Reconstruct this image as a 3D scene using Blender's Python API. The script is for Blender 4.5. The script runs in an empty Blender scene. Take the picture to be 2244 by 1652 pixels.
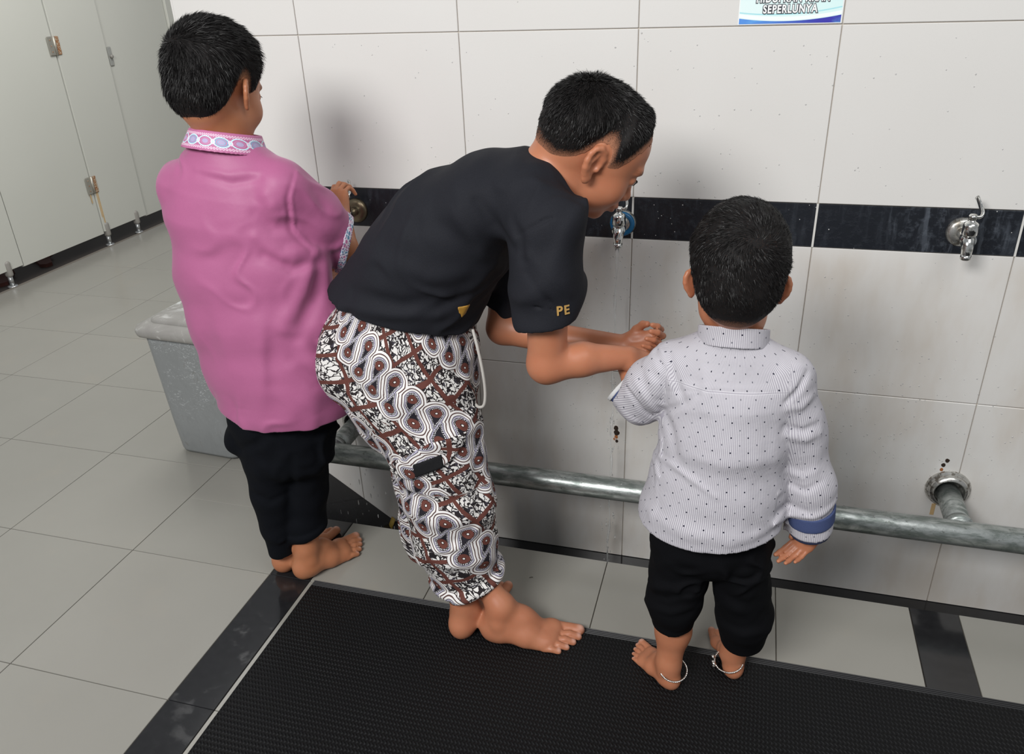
import bpy, bmesh, math, random
import numpy as np
from mathutils import Matrix, Vector
R_ = random.Random(7)
NR = np.random.default_rng(7)
scene = bpy.context.scene
# ------------------------------------------------------------------ camera
CAM = np.array([0.249391, -1.838802, 1.321988]); FPX = 1767.216
def _camrot(y, p, r):
    base = np.array([[1,0,0],[0,0,-1],[0,1,0]], float)
    c, s = math.cos, math.sin
    Rz = np.array([[c(y),-s(y),0],[s(y),c(y),0],[0,0,1]])
    Rx = np.array([[1,0,0],[0,c(p),-s(p)],[0,s(p),c(p)]])
    Rr = np.array([[c(r),-s(r),0],[s(r),c(r),0],[0,0,1]])
    return Rz @ base @ Rx @ Rr
CR = _camrot(0.294007, -0.465813, -0.040009)
cam = bpy.data.cameras.new('camera'); camo = bpy.data.objects.new('camera', cam)
scene.collection.objects.link(camo)
M4 = np.eye(4); M4[:3,:3] = CR; M4[:3,3] = CAM
camo.matrix_world = Matrix(M4.tolist())
cam.sensor_width = 36; cam.lens = FPX/2244*36; cam.clip_start = .05
scene.camera = camo
# ------------------------------------------------------------------ light and exposure
scene.view_settings.view_transform = 'Standard'; scene.view_settings.look = 'None'
scene.view_settings.gamma = 1; scene.view_settings.use_curve_mapping = False
scene.view_settings.exposure = 0.20
world = bpy.data.worlds.new('world'); scene.world = world; world.use_nodes = True
bg = world.node_tree.nodes['Background']
bg.inputs[0].default_value = (.93,.97,1,1); bg.inputs[1].default_value = .25
def area(name, loc, target, size, sizey, power, col=(1,1,1)):
    l = bpy.data.lights.new(name, 'AREA'); l.shape = 'RECTANGLE'; l.size = size; l.size_y = sizey
    l.energy = power; l.color = col
    o = bpy.data.objects.new(name, l); scene.collection.objects.link(o); o.location = loc
    o.rotation_euler = (Vector(target)-Vector(loc)).to_track_quat('-Z','Y').to_euler()
    return o
area('ceiling_light', (-.85,-3.0,2.5), (-.3,-.1,.6), 1.3, .8, 80, (1,.99,.975))
area('ceiling_light', (1.2,-1.6,2.6), (.6,-.3,.4), 1.4, 1.0, 15, (1,.99,.975))
area('ceiling_light', (-1.9,1.2,2.6), (-2.6,1.3,.3), 1.2, 1.2, 34, (1,.99,.975))

# ------------------------------------------------------------------ small helpers
def P(u, v, y):                       # the point of the place, at depth y, seen at (u, v)
    d = CR @ np.array([(u-1122)/FPX, -(v-826)/FPX, -1.]); t = (y-CAM[1])/d[1]
    return CAM + t*d
def V(*a): return np.array(a, float)
def unit(a): a = np.asarray(a, float); return a/np.linalg.norm(a)
def frame(y, z):                      # columns X,Y,Z with Y along y and Z near z
    y = unit(y); x = unit(np.cross(y, z)); return np.stack([x, y, np.cross(x, y)], 1)
def link(o, parent=None):
    scene.collection.objects.link(o)
    if parent is not None: o.parent = parent
    return o
def tag(o, label=None, cat=None, group=None, kind=None):
    if label: o['label'] = label
    if cat: o['category'] = cat
    if group: o['group'] = group
    if kind: o['kind'] = kind
    return o
def empty(name, label=None, cat=None, group=None, parent=None, kind=None):
    o = link(bpy.data.objects.new(name, None), parent); o.empty_display_size = .05
    return tag(o, label, cat, group, kind)
def raw_mesh(name, verts, faces, mat, parent=None, smooth=True):
    verts = np.asarray(verts, np.float32); me = bpy.data.meshes.new(name)
    if isinstance(faces, np.ndarray):
        n, k = faces.shape
        me.vertices.add(len(verts)); me.vertices.foreach_set('co', verts.ravel())
        me.loops.add(n*k); me.loops.foreach_set('vertex_index', faces.astype(np.int32).ravel())
        me.polygons.add(n); me.polygons.foreach_set('loop_start', np.arange(0, n*k, k, dtype=np.int32))
        me.update(calc_edges=True)
    else:
        me.from_pydata(verts.tolist(), [], faces)
    me.polygons.foreach_set('use_smooth', np.full(len(me.polygons), smooth))
    if mat is not None: me.materials.append(mat)
    me.update()
    return link(bpy.data.objects.new(name, me), parent)
def bm_obj(name, bm, mat, parent=None, smooth=False):
    bmesh.ops.recalc_face_normals(bm, faces=bm.faces)
    me = bpy.data.meshes.new(name); bm.to_mesh(me); bm.free()
    me.polygons.foreach_set('use_smooth', np.full(len(me.polygons), smooth))
    me.materials.append(mat)
    return link(bpy.data.objects.new(name, me), parent)
def bm_box(bm, lo, hi, bevel=0, seg=1):
    g = bmesh.ops.create_cube(bm, size=1)
    lo, hi = np.array(lo, float), np.array(hi, float)
    for v in g['verts']:
        v.co = Vector(((lo+hi)/2 + np.array(v.co)*(hi-lo)).tolist())
    if bevel:
        es = list({e for v in g['verts'] for e in v.link_edges})
        bmesh.ops.bevel(bm, geom=es, offset=bevel, segments=seg, affect='EDGES', profile=.5)
def box(name, lo, hi, mat, parent=None, bevel=0, seg=1, smooth=False):
    bm = bmesh.new(); bm_box(bm, lo, hi, bevel, seg); return bm_obj(name, bm, mat, parent, smooth)
def bm_lathe(bm, prof, o, axis, n=32):    # prof: (distance along axis, radius)
    axis = unit(axis); u = unit(np.cross(axis, [.31,.77,.55])); w = np.cross(axis, u); rings = []
    for t, r in prof:
        rings.append([bm.verts.new((o+axis*t+(u*math.cos(a)+w*math.sin(a))*max(r,1e-5)).tolist())
                      for a in np.linspace(0, 2*math.pi, n, endpoint=False)])
    for a, b in zip(rings, rings[1:]):
        for i in range(n): bm.faces.new((a[i], a[(i+1)%n], b[(i+1)%n], b[i]))
    bm.faces.new(rings[0][::-1]); bm.faces.new(rings[-1])
def lathe(name, prof, o, axis, mat, parent=None, n=32):
    bm = bmesh.new(); bm_lathe(bm, prof, np.asarray(o,float), axis, n); return bm_obj(name, bm, mat, parent, True)
def bm_pipe(bm, pts, rad, n=12, flat=1.0, closed=False):
    pts = np.asarray(pts, float); m = len(pts); rad = np.broadcast_to(rad, (m,)); rings = []; u = None
    for i in range(m):
        t = unit(pts[(i+1)%m]-pts[i-1]) if closed else unit(pts[min(i+1,m-1)]-pts[max(i-1,0)])
        u = unit(np.cross(t, [.3,.5,.81])) if u is None else unit(u-t*(u@t)); w = np.cross(t, u)
        rings.append([bm.verts.new((pts[i]+(u*math.cos(a)+w*flat*math.sin(a))*rad[i]).tolist()) for a in np.linspace(0,2*math.pi,n,endpoint=False)])
    prs = list(zip(rings, rings[1:])) + ([(rings[-1], rings[0])] if closed else [])
    for a, b in prs:
        for i in range(n): bm.faces.new((a[i], a[(i+1)%n], b[(i+1)%n], b[i]))
    if not closed: bm.faces.new(rings[0][::-1]); bm.faces.new(rings[-1])
def pipe(name, pts, rad, mat, parent=None, n=12, flat=1.0, closed=False):
    bm = bmesh.new(); bm_pipe(bm, pts, rad, n, flat, closed); return bm_obj(name, bm, mat, parent, True)
def spline(pts, n=8):
    pts = np.asarray(pts, float); q = np.vstack([2*pts[0]-pts[1], pts, 2*pts[-1]-pts[-2]]); out = []
    for i in range(1, len(q)-2):
        for t in np.linspace(0, 1, n, endpoint=False):
            a,b,c,d = q[i-1:i+3]
            out.append(.5*(2*b+(c-a)*t+(2*a-5*b+4*c-d)*t*t+(3*b-a-3*c+d)*t**3))
    out.append(pts[-1]); return np.array(out)

# ------------------------------------------------------------------ implicit modelling kit
def smin(a, b, k):
    if k <= 0: return np.minimum(a, b)
    h = np.maximum(k-np.abs(a-b), 0)/k
    return np.minimum(a, b)-h*h*(k*.25)
class Solid:
    """grid of signed distances; shell > 0 keeps a second grid that hollows the solid into cloth"""
    def __init__(s, lo, hi, h, shell=0):
        s.lo = np.array(lo, float); s.h = h; s.n = np.ceil((np.array(hi)-lo)/h).astype(int)+1
        s.o = np.full(s.n, .06, np.float32); s.shell = shell
        s.i = np.full(s.n, .06, np.float32) if shell else None
        s.open = []
        s.ax = [(s.lo[a]+np.arange(s.n[a])*h).astype(np.float32) for a in range(3)]
    def box_(s, lo, hi, m):
        a = np.clip(np.floor((np.array(lo)-m-s.lo)/s.h).astype(int), 0, s.n); b = np.clip(np.ceil((np.array(hi)+m-s.lo)/s.h).astype(int)+1, 0, s.n)
        sl = tuple(slice(x, y) for x, y in zip(a, b))
        return sl, [s.ax[k][sl[k]].reshape([-1 if j == k else 1 for j in range(3)]) for k in range(3)]
    def put(s, f, lo, hi, k=.01, op='u', clip=None, m=None):
        sl, X = s.box_(lo, hi, (k+3*s.h+.012) if m is None else m)
        if min(x.size for x in X) == 0: return
        d = f(X)
        if op == 'u':
            if s.shell: s.i[sl] = smin(s.i[sl], d+s.shell, k)
            if clip is not None:
                for c in (clip if isinstance(clip, list) else [clip]):
                    pt, nn = c[:2]
                    if len(c) == 2: s.open.append((np.asarray(pt, float), unit(nn)))
                    d = np.maximum(d, sum((X[a]-pt[a])*nn[a] for a in range(3)))
            s.o[sl] = smin(s.o[sl], d, k)
        else:
            s.o[sl] = -smin(-s.o[sl], d, k)
    def ell(s, c, r, M=None, k=.01, op='u', clip=None):
        c = np.asarray(c, float); r = np.asarray(r, float); rm = r.max()
        M = np.eye(3) if M is None else M
        def f(X):
            p = [X[a]-np.float32(c[a]) for a in range(3)]
            q = [sum(p[a]*np.float32(M[a,b]) for a in range(3)) for b in range(3)]
            k0 = np.sqrt(sum((q[b]/r[b])**2 for b in range(3))); k1 = np.sqrt(sum((q[b]/r[b]**2)**2 for b in range(3)))
            return (k0*(k0-1)/np.maximum(k1, 1e-6)).astype(np.float32)
        s.put(f, c-rm, c+rm, k, op, clip)
    def cone(s, a, b, ra, rb, k=.01, op='u', clip=None):
        a = np.asarray(a, float); b = np.asarray(b, float); ab = b-a; L = max(ab@ab, 1e-9)
        def f(X):
            p = [X[i]-np.float32(a[i]) for i in range(3)]
            t = np.clip(sum(p[i]*np.float32(ab[i]/L) for i in range(3)), 0, 1)
            return (np.sqrt(sum((p[i]-t*np.float32(ab[i]))**2 for i in range(3)))-(ra+(rb-ra)*t)).astype(np.float32)
        R = max(ra, rb); s.put(f, np.minimum(a,b)-R, np.maximum(a,b)+R, k, op, clip)
    def chain(s, pts, rads, k=.01, op='u', clip=None):
        n = len(pts)-1
        for i in range(n): s.cone(pts[i], pts[i+1], rads[i], rads[i+1], k, op, clip if i == n-1 else None)
    def seg(s, a, b, ra, rb, u, k=.01, clip=None, op='u'):
        a = np.asarray(a, float); b = np.asarray(b, float); ab = b-a; L = ab@ab; ax = unit(ab)
        u = unit(np.asarray(u, float)-ax*(np.asarray(u, float)@ax)); w = np.cross(ax, u)
        def f(X):
            p = [X[i]-np.float32(a[i]) for i in range(3)]
            t = np.clip(sum(p[i]*np.float32(ab[i]/L) for i in range(3)), 0, 1)
            q = [p[i]-t*np.float32(ab[i]) for i in range(3)]
            x = sum(q[i]*np.float32(u[i]) for i in range(3)); y = sum(q[i]*np.float32(w[i]) for i in range(3)); z = sum(q[i]*np.float32(ax[i]) for i in range(3))
            r1 = ra[0]+(rb[0]-ra[0])*t; r2 = ra[1]+(rb[1]-ra[1])*t; r3 = np.minimum(r1, r2)
            k0 = np.sqrt((x/r1)**2+(y/r2)**2+(z/r3)**2); k1 = np.sqrt((x/r1**2)**2+(y/r2**2)**2+(z/r3**2)**2)
            return (k0*(k0-1)/np.maximum(k1, 1e-6)).astype(np.float32)
        R = max(max(ra), max(rb)); s.put(f, np.minimum(a,b)-R, np.maximum(a,b)+R, k, op, clip)
    def tube(s, pts, rads, u, k=.015, clip=None, clip0=None):
        n = len(pts)-1
        for i in range(n):
            c = []
            if i == n-1 and clip is not None: c.append(clip)
            if i == 0 and clip0 is not None: c.append(clip0)
            s.seg(pts[i], pts[i+1], rads[i], rads[i+1], u, k, c or None)
    def plane(s, pt, n, lo=None, hi=None):        # cut away the side n points to
        sl, X = s.box_(s.lo if lo is None else lo, s.lo+s.n*s.h if hi is None else hi, 0)
        s.o[sl] = np.maximum(s.o[sl], sum((X[a]-np.float32(pt[a]))*np.float32(n[a]) for a in range(3)))
    def warp(s, f, lo=None, hi=None, band=.03):   # move the surface outwards by f(points)
        sl, X = s.box_(s.lo if lo is None else lo, s.lo+s.n*s.h if hi is None else hi, 0)
        o = s.o[sl]; idx = np.nonzero(np.abs(o) < band)
        if len(idx[0]) == 0: return
        d = f(np.stack([X[a].ravel()[idx[a]] for a in range(3)], 1)).astype(np.float32)
        o[idx] -= d
        if s.shell:
            i = s.i[sl]; i[idx] -= d
    def hit(s, u, v):                             # the nearest point of the surface along a line of sight
        d = CR @ np.array([(u-1122)/FPX, -(v-826)/FPX, -1.]); t = np.arange(.7, 2.8, .0015); Q = CAM+t[:,None]*d
        I = np.round((Q-s.lo)/s.h).astype(int); ok = ((I >= 0) & (I < s.n)).all(1); I = I[ok]; Q = Q[ok]
        w = np.nonzero(s.o[I[:,0], I[:,1], I[:,2]] < 0)[0]
        return Q[w[0]] if len(w) else None
    def crease(s, pts, w, amp, side=None):        # ridge (amp > 0) or valley (amp < 0) along a path
        if len(pts[0]) == 2:                      # drawn on the surface as seen, sampled closely
            uv = []
            for a, b in zip(pts, pts[1:]):
                n = max(1, int(math.hypot(b[0]-a[0], b[1]-a[1])/12)); uv += [(a[0]+(b[0]-a[0])*k/n, a[1]+(b[1]-a[1])*k/n) for k in range(n)]
            hs = [h for h in (s.hit(*p) for p in uv+[pts[-1]]) if h is not None]; pts = hs[:1]
            for h in hs[1:]:
                if np.linalg.norm(h-pts[-1]) < .045: pts.append(h)
        if len(pts) < 2: return
        pts = np.asarray(pts, float); m = 3*w
        def f(Q):
            best = np.full(len(Q), 9.)
            for a, b in zip(pts, pts[1:]):
                ab = b-a; t = np.clip((Q-a)@ab/max(ab@ab, 1e-9), 0, 1)
                best = np.minimum(best, np.linalg.norm(Q-a-t[:,None]*ab, axis=1))
            tt = np.clip((Q-pts[0])@(pts[-1]-pts[0])/max((pts[-1]-pts[0])@(pts[-1]-pts[0]), 1e-9), 0, 1)
            return amp*np.exp(-(best/w)**2)*(.35+.65*np.sin(np.pi*np.clip(tt, .08, .92)))
        s.warp(f, pts.min(0)-m, pts.max(0)+m)
    def mesh(s, smooth=2):
        F = s.o
        if s.shell:                                # hollow only near the openings
            cav = np.full(s.n, .06, np.float32)
            for pt, nn in s.open:
                sl, X = s.box_(pt-.19, pt+.19, 0); d = -sum((X[a]-np.float32(pt[a]))*np.float32(nn[a]) for a in range(3))-.028
                cav[sl] = np.minimum(cav[sl], d)
            F = np.maximum(s.o, -np.maximum(s.i, cav))
        return nets(F, s.lo, s.h, smooth)
def nets(F, lo, h, smooth=2):
    S = F < 0; n = np.array(F.shape)
    cs = [S[i:n[0]-1+i, j:n[1]-1+j, k:n[2]-1+k] for i in (0,1) for j in (0,1) for k in (0,1)]
    anyc = cs[0].copy(); allc = cs[0].copy()
    for c in cs[1:]: anyc |= c; allc &= c
    I = np.nonzero(anyc & ~allc); m = len(I[0])
    idx = np.full(n-1, -1, np.int32); idx[I] = np.arange(m)
    corner = [(i,j,k) for i in (0,1) for j in (0,1) for k in (0,1)]
    val = {c: F[I[0]+c[0], I[1]+c[1], I[2]+c[2]] for c in corner}
    acc = np.zeros((m,3)); cnt = np.zeros(m)
    for c in corner:
        for a in range(3):
            if c[a] == 0:
                d = list(c); d[a] = 1; d = tuple(d); va, vb = val[c], val[d]
                x = (va < 0) != (vb < 0); t = np.where(x, va/np.where(x, va-vb, 1), 0)
                for b in range(3): acc[:,b] += np.where(x, c[b]+(t if b == a else 0), 0)
                cnt += x
    Vv = lo+(np.stack(I, 1)+acc/cnt[:,None])*h
    quads = []
    for a in range(3):
        b, c = (a+1)%3, (a+2)%3
        s0 = [slice(1,-1)]*3; s1 = [slice(1,-1)]*3; s0[a] = slice(0,-1); s1[a] = slice(1,None)
        A, B = S[tuple(s0)], S[tuple(s1)]
        E = np.nonzero(A != B); flip = A[E]
        e = [E[0].copy(), E[1].copy(), E[2].copy()]; e[b] = e[b]+1; e[c] = e[c]+1
        def g(db, dc):
            q = [x.copy() for x in e]; q[b] += db; q[c] += dc; return idx[q[0], q[1], q[2]]
        q = np.stack([g(-1,-1), g(0,-1), g(0,0), g(-1,0)], 1)
        q[~flip] = q[~flip][:, ::-1]; quads.append(q)
    Q = np.concatenate(quads); Q = Q[(Q >= 0).all(1)]
    for _ in range(smooth):
        a = Q.ravel(); acc = np.zeros((m,3)); w = np.zeros(m)
        for nb in (np.roll(Q, 1, 1).ravel(), np.roll(Q, -1, 1).ravel()):
            for k in range(3): acc[:,k] += np.bincount(a, Vv[nb,k], m)
            w += np.bincount(a, minlength=m)
        Vv = .5*Vv+.5*acc/np.maximum(w, 1)[:,None]
    return Vv, Q
def wave(Q, f, seed=0):                # cheap smooth 3-D noise, about -1..1
    r = np.random.default_rng(seed); out = np.zeros(len(Q))
    for i in range(5):
        d = r.normal(size=3); d = d/np.linalg.norm(d)*f*(.7+.35*i); e = r.normal(size=3); e = e/np.linalg.norm(e)*f*.6
        out += np.sin(Q@d+r.uniform(0,6.3)+1.2*np.sin(Q@e+r.uniform(0,6.3)))/(1+.5*i)
    return out/2.2
def folds(Q, f, seed, amp, w=.20, an=(1,1,1)):   # branching soft cloth folds
    q = Q*np.array(an); a = wave(q, f, seed); m = np.clip(wave(q, f*.5, seed+50)+.25, 0, 1)
    return amp*m*(np.exp(-(a/w)**2)-.6*np.exp(-((a-.45)/(w*1.3))**2))
def attr(o, name, arr):
    a = o.data.attributes.new(name, 'FLOAT', 'POINT'); a.data.foreach_set('value', np.asarray(arr, np.float32))
def attr3(o, name, arr):
    a = o.data.attributes.new(name, 'FLOAT_VECTOR', 'POINT'); a.data.foreach_set('vector', np.asarray(arr, np.float32).ravel())
# ------------------------------------------------------------------ node materials
class X:                                # arithmetic on shader sockets
    def __init__(s, nt, sock): s.nt, s.s = nt, sock
    def _m(s, op, *a):
        n = s.nt.nodes.new('ShaderNodeMath'); n.operation = op
        for i, v in enumerate((s,)+a):
            if isinstance(v, X): s.nt.links.new(v.s, n.inputs[i])
            else: n.inputs[i].default_value = v
        return X(s.nt, n.outputs[0])
    def __add__(s, o): return s._m('ADD', o)
    __radd__ = __add__
    def __mul__(s, o): return s._m('MULTIPLY', o)
    __rmul__ = __mul__
    def __sub__(s, o): return s._m('SUBTRACT', o)
    def __rsub__(s, o): return (s*-1)+o
    def __truediv__(s, o): return s._m('DIVIDE', o)
    def abs(s): return s._m('ABSOLUTE')
    def sqrt(s): return s._m('SQRT')
    def sin(s): return s._m('SINE')
    def floor(s): return s._m('FLOOR')
    def fmod(s, o): return s._m('FLOORED_MODULO', o)
    def ping(s, o): return s._m('PINGPONG', o)
    def lt(s, o): return s._m('LESS_THAN', o)
    def gt(s, o): return s._m('GREATER_THAN', o)
    def mn(s, o): return s._m('MINIMUM', o)
    def mx(s, o): return s._m('MAXIMUM', o)
    def step(s, a, b):                  # smooth step a..b (a may exceed b)
        n = s.nt.nodes.new('ShaderNodeMapRange'); n.interpolation_type = 'SMOOTHSTEP'
        s.nt.links.new(s.s, n.inputs[0])
        if a < b: n.inputs[1].default_value, n.inputs[2].default_value = a, b
        else:
            n.inputs[1].default_value, n.inputs[2].default_value = b, a; n.inputs[3].default_value, n.inputs[4].default_value = 1, 0
        return X(s.nt, n.outputs[0])
class Mat:
    def __init__(s, name, rough=.5, metal=0, spec=.5):
        s.m = bpy.data.materials.new(name); s.m.use_nodes = True; s.nt = s.m.node_tree
        s.b = s.nt.nodes['Principled BSDF']; s.b.inputs['Roughness'].default_value = rough
        s.b.inputs['Metallic'].default_value = metal; s.b.inputs['Specular IOR Level'].default_value = spec
    def coord(s, kind='Object'): return s.nt.nodes.new('ShaderNodeTexCoord').outputs[kind]
    def pos(s): return s.nt.nodes.new('ShaderNodeNewGeometry').outputs['Position']
    def at(s, name, out='Fac'):
        n = s.nt.nodes.new('ShaderNodeAttribute'); n.attribute_name = name
        return X(s.nt, n.outputs[out]) if out == 'Fac' else n.outputs[out]
    def xyz(s, vec):
        n = s.nt.nodes.new('ShaderNodeSeparateXYZ'); s.nt.links.new(vec, n.inputs[0]); return [X(s.nt, o) for o in n.outputs]
    def comb(s, x, y, z=0.0):
        n = s.nt.nodes.new('ShaderNodeCombineXYZ')
        for i, v in enumerate((x, y, z)):
            if isinstance(v, X): s.nt.links.new(v.s, n.inputs[i])
            else: n.inputs[i].default_value = v
        return n.outputs[0]
    def mapv(s, vec, scale):
        n = s.nt.nodes.new('ShaderNodeMapping'); s.nt.links.new(vec, n.inputs[0]); n.inputs['Scale'].default_value = scale; return n.outputs[0]
    def noise(s, vec, scale, detail=3, rough=.5, dist=0):
        n = s.nt.nodes.new('ShaderNodeTexNoise'); s.nt.links.new(vec, n.inputs['Vector'])
        n.inputs['Scale'].default_value = scale; n.inputs['Detail'].default_value = detail
        n.inputs['Roughness'].default_value = rough; n.inputs['Distortion'].default_value = dist
        return X(s.nt, n.outputs['Fac'])
    def voro(s, vec, scale, feature='F1', out='Distance', rnd=1):
        n = s.nt.nodes.new('ShaderNodeTexVoronoi'); n.feature = feature; s.nt.links.new(vec, n.inputs['Vector'])
        n.inputs['Scale'].default_value = scale; n.inputs['Randomness'].default_value = rnd
        return X(s.nt, n.outputs[out])
    def rnd(s): return X(s.nt, s.nt.nodes.new('ShaderNodeObjectInfo').outputs['Random'])
    def mix(s, f, a, b):
        n = s.nt.nodes.new('ShaderNodeMix'); n.data_type = 'RGBA'
        if isinstance(f, X): s.nt.links.new(f.s, n.inputs[0])
        else: n.inputs[0].default_value = f
        for i, v in ((6, a), (7, b)):
            if isinstance(v, tuple): n.inputs[i].default_value = v if len(v) == 4 else v+(1,)
            else: s.nt.links.new(v, n.inputs[i])
        return n.outputs[2]
    def col(s, v):
        if isinstance(v, tuple): s.b.inputs['Base Color'].default_value = v if len(v) == 4 else v+(1,)
        else: s.nt.links.new(v, s.b.inputs['Base Color'])
        return s
    def inp(s, name, v):
        if isinstance(v, X): s.nt.links.new(v.s, s.b.inputs[name])
        else: s.b.inputs[name].default_value = v
        return s
    def bump(s, h, dist, strength=1):
        n = s.nt.nodes.new('ShaderNodeBump'); n.inputs['Distance'].default_value = dist; n.inputs['Strength'].default_value = strength
        s.nt.links.new(h.s, n.inputs['Height']); s.nt.links.new(n.outputs[0], s.b.inputs['Normal']); return s
MT = {}
def flat(name, col, rough=.5, metal=0, spec=.5, nscale=0, namp=.12):
    m = Mat(name, rough, metal, spec)
    if nscale:
        f = m.noise(m.coord(), nscale, 4)
        m.col(m.mix(f, tuple(c*(1-namp) for c in col), tuple(min(1, c*(1+namp)) for c in col)))
    else: m.col(col)
    MT[name] = m.m; return m.m
# wall tile: off-white glazed porcelain with a fine fleck
m = Mat('wall_tile', .22); p = m.pos()
f = m.noise(p, 420, 2, .7); g = m.noise(p, 3, 3)
c = m.mix(g, (.70,.685,.66), (.75,.74,.72)); c = m.mix(f.step(.62,.78)*.35, c, (.45,.42,.38)); c = m.mix(f.step(.30,.22)*.5, c, (.9,.9,.88))
c = m.mix(m.rnd()*.06, c, (.66,.62,.57))
x, y, z = m.xyz(p); bounce_stain = m.noise(m.mapv(p, (7,7,2.5)), 1, 4, .6).step(.35,.75)*z.step(.78,.70)*.42  # brown below the band: painted warm bounce light along with water stains
c = m.mix(bounce_stain, c, (.52,.43,.33)); m.col(c).bump(f, .0004, .25); MT['wall_tile'] = m.m
# slate band: nearly black with pale dried-water streaks
m = Mat('slate_band', .38); p = m.pos(); x, y, z = m.xyz(p)
st = m.noise(m.comb(x*46, y*0+1, z*7), 1, 4, .6, .6).step(.50,.66); sp = m.noise(p, 55, 5, .7).step(.47,.68); reg = m.noise(m.comb(x*5, 0.0, z*2), 1, 2).step(.38,.6)
amt = (st*.75+sp*.5)*(reg*.8+.2)
c = m.mix(amt.mn(1.0)*.75, (.010,.012,.017), (.085,.10,.125)); m.col(c).inp('Roughness', amt*.35+.28); m.bump(sp, .0006, .4); MT['slate_band'] = m.m
flat('grout', (.52,.47,.41), .8, nscale=40); flat('grout_dark', (.17,.15,.125), .85, nscale=30)
flat('grout_white', (.66,.65,.62), .7, nscale=60)
# floor tile: grey-beige polished porcelain
m = Mat('floor_tile', .17, spec=.45); p = m.pos()
f = m.noise(p, 300, 3, .7); g = m.noise(p, 2.2, 4); d = m.noise(p, 5, 5, .6).step(.56,.78)
c = m.mix(g, (.255,.248,.222), (.312,.305,.275)); c = m.mix(f.step(.58,.75)*.3, c, (.27,.25,.22)); c = m.mix(d*.22, c, (.34,.30,.24)); c = m.mix(m.rnd()*.10, c, (.42,.39,.35))
m.col(c).inp('Roughness', g*.16+.12).bump(f, .0003, .2); MT['floor_tile'] = m.m
m = Mat('black_tile', .12); p = m.pos(); f = m.noise(p, 60, 4); w = m.noise(p, 14, 4, .6).step(.55,.72)
m.col(m.mix(f, (.010,.010,.011), (.022,.022,.024))).inp('Roughness', w*.18+.10); MT['black_tile'] = m.m
# anti-slip mat: black vinyl mesh
m = Mat('mat_vinyl', .55, spec=.22); x, y, z = m.xyz(m.pos())
wob = m.noise(m.pos(), 9, 2); a = ((x*820)+((y*560).sin()*1.15)+wob*5).sin(); b = (y*560+wob*3).sin()
h = (a*.5+.5)*(b*.35+.65); m.col(m.mix(h, (.0035,.0035,.004), (.013,.0135,.015))).inp('Roughness', h*-.15+.62).bump(h, .003, .9); MT['mat_vinyl'] = m.m
flat('mat_rim', (.016,.016,.018), .5)
# galvanised pipe
m = Mat('galvanised_steel', .36, .85); p = m.pos()
f = m.noise(m.mapv(p, (18,60,60)), 1, 5, .65, .4); g = m.noise(p, 90, 4, .7)
c = m.mix(f.step(.35,.65), (.19,.22,.205), (.50,.53,.52)); c = m.mix(g.step(.60,.72)*.7, c, (.10,.105,.09)); c = m.mix(g.step(.34,.26)*.6, c, (.75,.77,.76))
m.col(c).inp('Roughness', f*-.25+.5).inp('Metallic', f*.5+.45).bump(g, .0012, .35); MT['galvanised_steel'] = m.m
m = Mat('worn_flange', .3, .9); p = m.pos(); g = m.noise(p, 70, 4, .6)
m.col(m.mix(g.step(.5,.62), (.62,.61,.58), (.24,.22,.19))).inp('Roughness', g*.4+.1); MT['worn_flange'] = m.m
m = Mat('chrome', .1, 1); p = m.pos(); g = m.noise(p, 110, 3)
m.col(m.mix(g.step(.52,.68), (.78,.78,.76), (.42,.42,.39))).inp('Roughness', g.step(.48,.66)*.22+.09); MT['chrome'] = m.m
m = Mat('dull_brass', .35, .9); g = m.noise(m.pos(), 80, 4); m.col(m.mix(g, (.16,.12,.075), (.34,.28,.19))); MT['dull_brass'] = m.m
flat('blue_tape', (.012,.13,.30), .3); flat('rust', (.34,.115,.03), .9, nscale=120, namp=.5); flat('hole_dark', (.028,.016,.010), .95, nscale=200, namp=.6)
flat('yellow_plastic', (.42,.28,.05), .6, nscale=90, namp=.4)
m = Mat('water', .02, 0); m.col((.97,.98,.98)).inp('Transmission Weight', .78).inp('IOR', 1.33); MT['water'] = m.m
m = Mat('water_bead', .03); m.col((.86,.86,.85)).inp('Transmission Weight', .45).inp('IOR', 1.33); MT['water_bead'] = m.m
# stall laminate
m = Mat('stall_laminate', .42); p = m.pos(); f = m.noise(p, 120, 3); g = m.noise(p, 1.5, 3)
m.col(m.mix(g, (.57,.575,.52), (.63,.63,.575))).bump(f, .0005, .15); MT['stall_laminate'] = m.m
flat('stall_edge', (.40,.405,.38), .4, .2); flat('hinge_steel', (.50,.48,.42), .45, .7, nscale=260, namp=.3)
m = Mat('hinge_rust', .7, .2); g = m.noise(m.pos(), 160, 4); m.col(m.mix(g.step(.4,.62), (.30,.10,.025), (.55,.46,.33))); MT['hinge_rust'] = m.m
flat('rust_run', (.58,.40,.20), .7, nscale=40, namp=.15); flat('leg_plastic', (.30,.285,.26), .4); flat('leg_steel', (.52,.53,.53), .3, .8, nscale=90)
flat('stall_floor', (.030,.023,.019), .5, nscale=6, namp=.3); flat('red_rubber', (.055,.011,.006), .7)  # stall floor: the shade inside the stalls is put into its dark colour
flat('far_wall', (.10,.085,.07), .7)
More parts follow.
